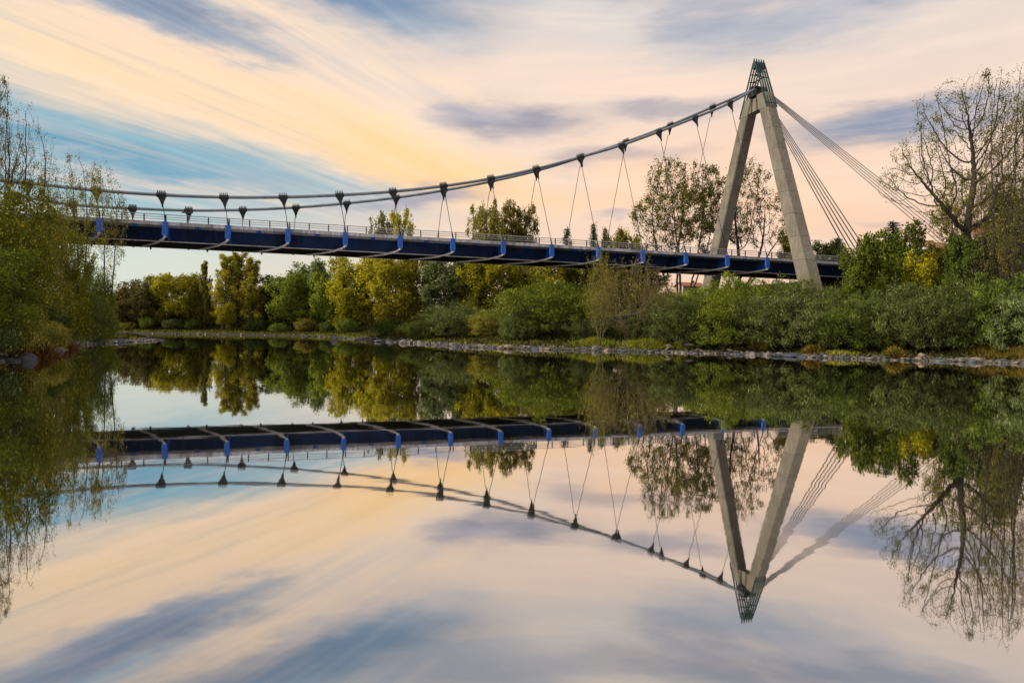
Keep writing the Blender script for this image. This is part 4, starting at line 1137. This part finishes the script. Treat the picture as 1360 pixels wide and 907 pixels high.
def along(poly, step):
    out = []
    for (a, b) in zip(poly[:-1], poly[1:]):
        L = math.hypot(b[0]-a[0], b[1]-a[1]); k = 0.
        n_ = max(1, int(L/step))
        for i in range(n_):
            f_ = i/n_; out.append((a[0]+(b[0]-a[0])*f_, a[1]+(b[1]-a[1])*f_, -(b[1]-a[1])/L, (b[0]-a[0])/L))
    return out
shore = along(RIGHT[8:27], .62)
gR = 'river stones along the right bank'
for i, (x, y, nx, ny) in enumerate(shore):
    if rk.random() < .12: continue
    off = abs(rk.gauss(0, .9)) + rk.choice([0, .1, .9]) - .25
    sg = 1 if float(sdist(x + nx*.5, y + ny*.5)) > 0 else -1
    rock(x + nx*off*sg + rk.uniform(-.3,.3), y + ny*off*sg, rk.uniform(.17, .46) * (1 if rk.random() > .12 else 1.5), 'grey or buff rounded river stone in the stone band along the right bank', gR, dz=.02)
for i, (x, y, nx, ny) in enumerate(along(RIGHT[2:9], 2.2)):
    rock(x + rk.uniform(-.5,.5), y + rk.uniform(-.3,.6), rk.uniform(.2,.42), 'pale stone at the waterline of the distant far bank', 'stones at the foot of the far bank', mt=rk.choice(['stone','stone','stone_warm','stone_wet']))
for i, (x, y, nx, ny) in enumerate(along(LEFT[4:13], .95)):
    rock(x + rk.uniform(-.5,.3), y + rk.uniform(-.3,.6), rk.uniform(.22,.5), 'dark stone along the left bank and its stony spit', 'stones along the left bank', mt=rk.choice(['stone','stone_wet','stone_wet']))
# stones one can single out
def R_(px, D, r, label, mt, me, sz=1., dz=0., rz=0.): rock((px-680)/F*D, D, r*.72, label, None, mt, dz, ROCKS[me], rz, sz)
R_(36, 43.3, 1.0, 'big smooth wet boulder lying at the water edge on the left bank', 'stone_dark', 1, 1.0)
R_(16, 42.6, .8, 'flat dark boulder left of the big smooth one on the left bank', 'stone_dark', 5, .8)
R_(1000, 69.8, .60, 'pale pointed boulder standing alone in the gap of the stone band', 'stone', 4, 1.2, .05)
R_(1020, 69.6, .62, 'grey upright boulder at the left end of the dark wet boulders', 'stone', 7, 1.2, .05)
R_(1034, 67.6, 1.2, 'long flat grey boulder sloping into the water right of the pointed one', 'stone_wet', 2, .8)
R_(1050, 67.0, 1.35, 'large dark wet boulder with blue sheen at the water edge', 'stone_wet', 5, .95, .05)
R_(1066, 66.2, 1.0, 'second dark wet boulder right of the large one with blue sheen', 'stone_wet', 8, 1.0)
R_(914, 75.2, 1.15, 'pale flat slab of rock on the grass above the stone band', 'stone_warm', 2, .8, .35)
R_(888, 75.0, .7, 'pale round boulder between the two grass mounds', 'stone', 0, 1.1, .3)
R_(676, 78.2, .95, 'largest buff boulder on top of the stone band near the middle', 'stone_warm', 3, 1.1, .25)
R_(664, 78.5, .6, 'brown boulder just left of the largest buff boulder', 'stone_warm', 6, 1.1, .2)
R_(711, 76.6, .8, 'pale blue-grey boulder in the stone band below the largest willow bush', 'stone_wet', 1, .9)
R_(444, 108, .9, 'grey hunched rock standing alone in the water at mid left', 'stone', 4, 1.5, .25)
R_(473, 106, .6, 'flat little rock in the water between the hunched rock and the stone band', 'stone_wet', 2, .7, .1)
R_(502, 100, .95, 'pale blue flat rock first in the row reaching into the water', 'stone_wet', 5, .8, .15)
R_(536, 95, .9, 'rounded grey rock second in the row reaching into the water', 'stone', 7, .9, .15)
R_(520, 97, .55, 'small pale rock between the first two of the row in the water', 'stone_wet', 3, .8, .1)
R_(214, 93.5, .8, 'dark rock at the very tip of the left spit', 'stone_wet', 2, .7)
# gravel between the stones
n_ = 0; Vg, Fg = [], []
ico = np.array([v.co[:] for v in ROCKS[0].vertices]); 
import bmesh
bm = bmesh.new(); bmesh.ops.create_icosphere(bm, subdivisions=1, radius=1); bv = np.array([v.co[:] for v in bm.verts]); bf = np.array([[v.index for v in f.verts] for f in bm.faces]); bm.free()
P = np.concatenate([scatter_land(90000, rng, (-40, 52), (52, 120), -.7, 2.4, lambda x, y: x > -30), scatter_land(60000, rng, (-60, -18), (35, 102), -.6, 2.0)])
P = P[rng.permutation(len(P))[:5200]]; ng = len(P)
rr = rng.uniform(.08, .24, (ng,1,1)); sc = rng.uniform(.6, 1.1, (ng,1,3)) * np.array([1,1,.65])
ang = rng.uniform(0, 6.28, ng); ca, sa = np.cos(ang), np.sin(ang)
vv_ = bv[None] * sc * rr; vx = vv_[...,0]*ca[:,None] - vv_[...,1]*sa[:,None]; vy = vv_[...,0]*sa[:,None] + vv_[...,1]*ca[:,None]
VV = np.stack([vx, vy, vv_[...,2]], -1) + P[:,None,:] + np.array([0,0,.05])
FF = (bf[None] + (np.arange(ng)*len(bv))[:,None,None]).reshape(-1,3)
me = bpy.data.meshes.new('gravel'); me.from_pydata(VV.reshape(-1,3).tolist(), [], FF.tolist()); me.materials.append(M['gravel'])
o = link(bpy.data.objects.new('gravel', me)); tag(o, 'small pebbles and gravel filling the gaps along the banks', 'gravel', kind='stuff')

# ------------------------------------------------------------------ dead wood
def sticks(name, px, D, spec, label, cat, mt='wood'):
    x0, y0 = (px-680)/F*D, D; z0 = float(ground(x0, y0)); mb = MB()
    for a, b, r_ in spec:
        a, b = np.array(a, float), np.array(b, float); mid = (a+b)/2 + np.array([.1,.05,.12])
        mb.tube([a, mid, b], [r_, r_*.8, r_*.35], 6)
    o = mb.build(name, M[mt], None, smooth=True); o.location = (x0, y0, z0); tag(o, label, cat); return o
r_ = random.Random(5)
sticks('branch_pile', 884, 78, [((r_.uniform(-2,2), r_.uniform(-.6,.6), r_.uniform(0,.5)), (r_.uniform(-2.4,2.4), r_.uniform(-.8,.6), r_.uniform(.2,1.6)), r_.uniform(.03,.08)) for _ in range(46)], 'tangled pile of dead brown branches on the bank below the brown twiggy bush', 'branch pile')
sticks('dead_sapling', 1009, 73.4, [((0,0,0),(.12,0,3.0),.09), ((.05,0,1.4),(.7,.1,2.5),.04)], 'pale bare upright stem in front of the willow bushes', 'dead stem', 'bark_pale')
sticks('dead_branch', 1046, 70.5, [((0,0,.2),(-1.6,.2,2.1),.06)], 'thin dead branch leaning left above the dark boulders', 'dead branch')
sticks('dead_branch', 1030, 71.8, [((0,0,.2),(-1.5,.2,1.4),.05)], 'shorter dead branch leaning left beside the pale bare stem', 'dead branch')
sticks('dead_branch', 18, 47, [((-1.5,0,3.0),(2.6,.6,3.5),.07), ((.4,.2,3.2),(1.6,.5,4.2),.035)], 'long pale dead branch sticking out of the dense foliage at left', 'dead branch', 'bark_pale')

# ------------------------------------------------------------------ houses glimpsed between the trees
def house(px, D, ytop, W_, Dp, wall, label, rz, Hw=None):
    x, y = (px-680)/F*D, D; gz = float(ground(x, y)) - .3
    d_ = direction(px, ytop); top = CH + d_[2]/d_[1]*D - gz
    h = empty('house', (x, y, gz), rz); tag(h, label, 'house')
    rise = W_*.5*.45; hw = top - rise; a, b = W_/2, Dp/2
    mb = MB(); mb.box((-b,-a,0), (b,a,hw)); mb.add([(-b,-a,hw),(-b,a,hw),(-b,0,top-.12),(b,-a,hw),(b,a,hw),(b,0,top-.12)], [(0,2,1),(3,4,5),(0,3,5,2),(1,2,5,4)])
    mb.build('wall', M[wall], h)
    rf = MB()
    for s_ in (-1, 1):
        rf.hexa([(-b-.4, s_*(a+.5), hw-.2), (b+.4, s_*(a+.5), hw-.2), (b+.4, 0, top-.02), (-b-.4, 0, top-.02)][::s_], [(-b-.4, s_*(a+.5), hw-.02), (b+.4, s_*(a+.5), hw-.02), (b+.4, 0, top+.18), (-b-.4, 0, top+.18)][::s_])
    r_o = rf.build('roof', M['roof'], h)
    ch = MB(); ch.box((b*.4, a*.3, hw+.3), (b*.4+.7, a*.3+.7, top+.7)); ch.build('chimney', M['roof'], r_o)
    for s_ in (-1, 1):
        for xx in (-b*.6, 0, b*.6):
            for zz in (1.2, 4.0):
                if zz + 1.3 > hw: continue
                wn = MB(); y0, y1 = sorted((s_*(a-.02), s_*(a+.03))); wn.box((xx-.5, y0, zz), (xx+.5, y1, zz+1.3)); f_ = wn.build('window', M['plaster_white'], h)
                y0, y1 = sorted((s_*(a+.03), s_*(a+.045))); wn = MB(); wn.box((xx-.42, y0, zz+.08), (xx+.42, y1, zz+1.22)); wn.build('pane', M['glass'], f_)
    return h
house(1232, 108, 322, 9, 13, 'plaster_white', 'white house with brown tiled roof glimpsed right of the green rounded tree', .5)
house(1322, 130, 297, 4.5, 7, 'roof', 'red-walled tall house glimpsed between the bare trees at right', .2)
house(914, 175, 376, 4, 6, 'plaster', 'pinkish house glimpsed under the deck left of the far pylon leg', .3)

# ------------------------------------------------------------------ render settings
scene.render.engine = 'CYCLES'
scene.cycles.max_bounces = 6; scene.cycles.diffuse_bounces = 2; scene.cycles.glossy_bounces = 3; scene.cycles.transmission_bounces = 3; scene.cycles.transparent_max_bounces = 4
scene.cycles.caustics_reflective = True; scene.cycles.blur_glossy = 1.0; scene.cycles.sample_clamp_indirect = 2.0; scene.cycles.caustics_refractive = False
scene.cycles.use_denoising = True
vs = scene.view_settings; vs.view_transform = 'Standard'; vs.look = 'None'; vs.exposure = 0.16; vs.gamma = 1; vs.use_curve_mapping = False
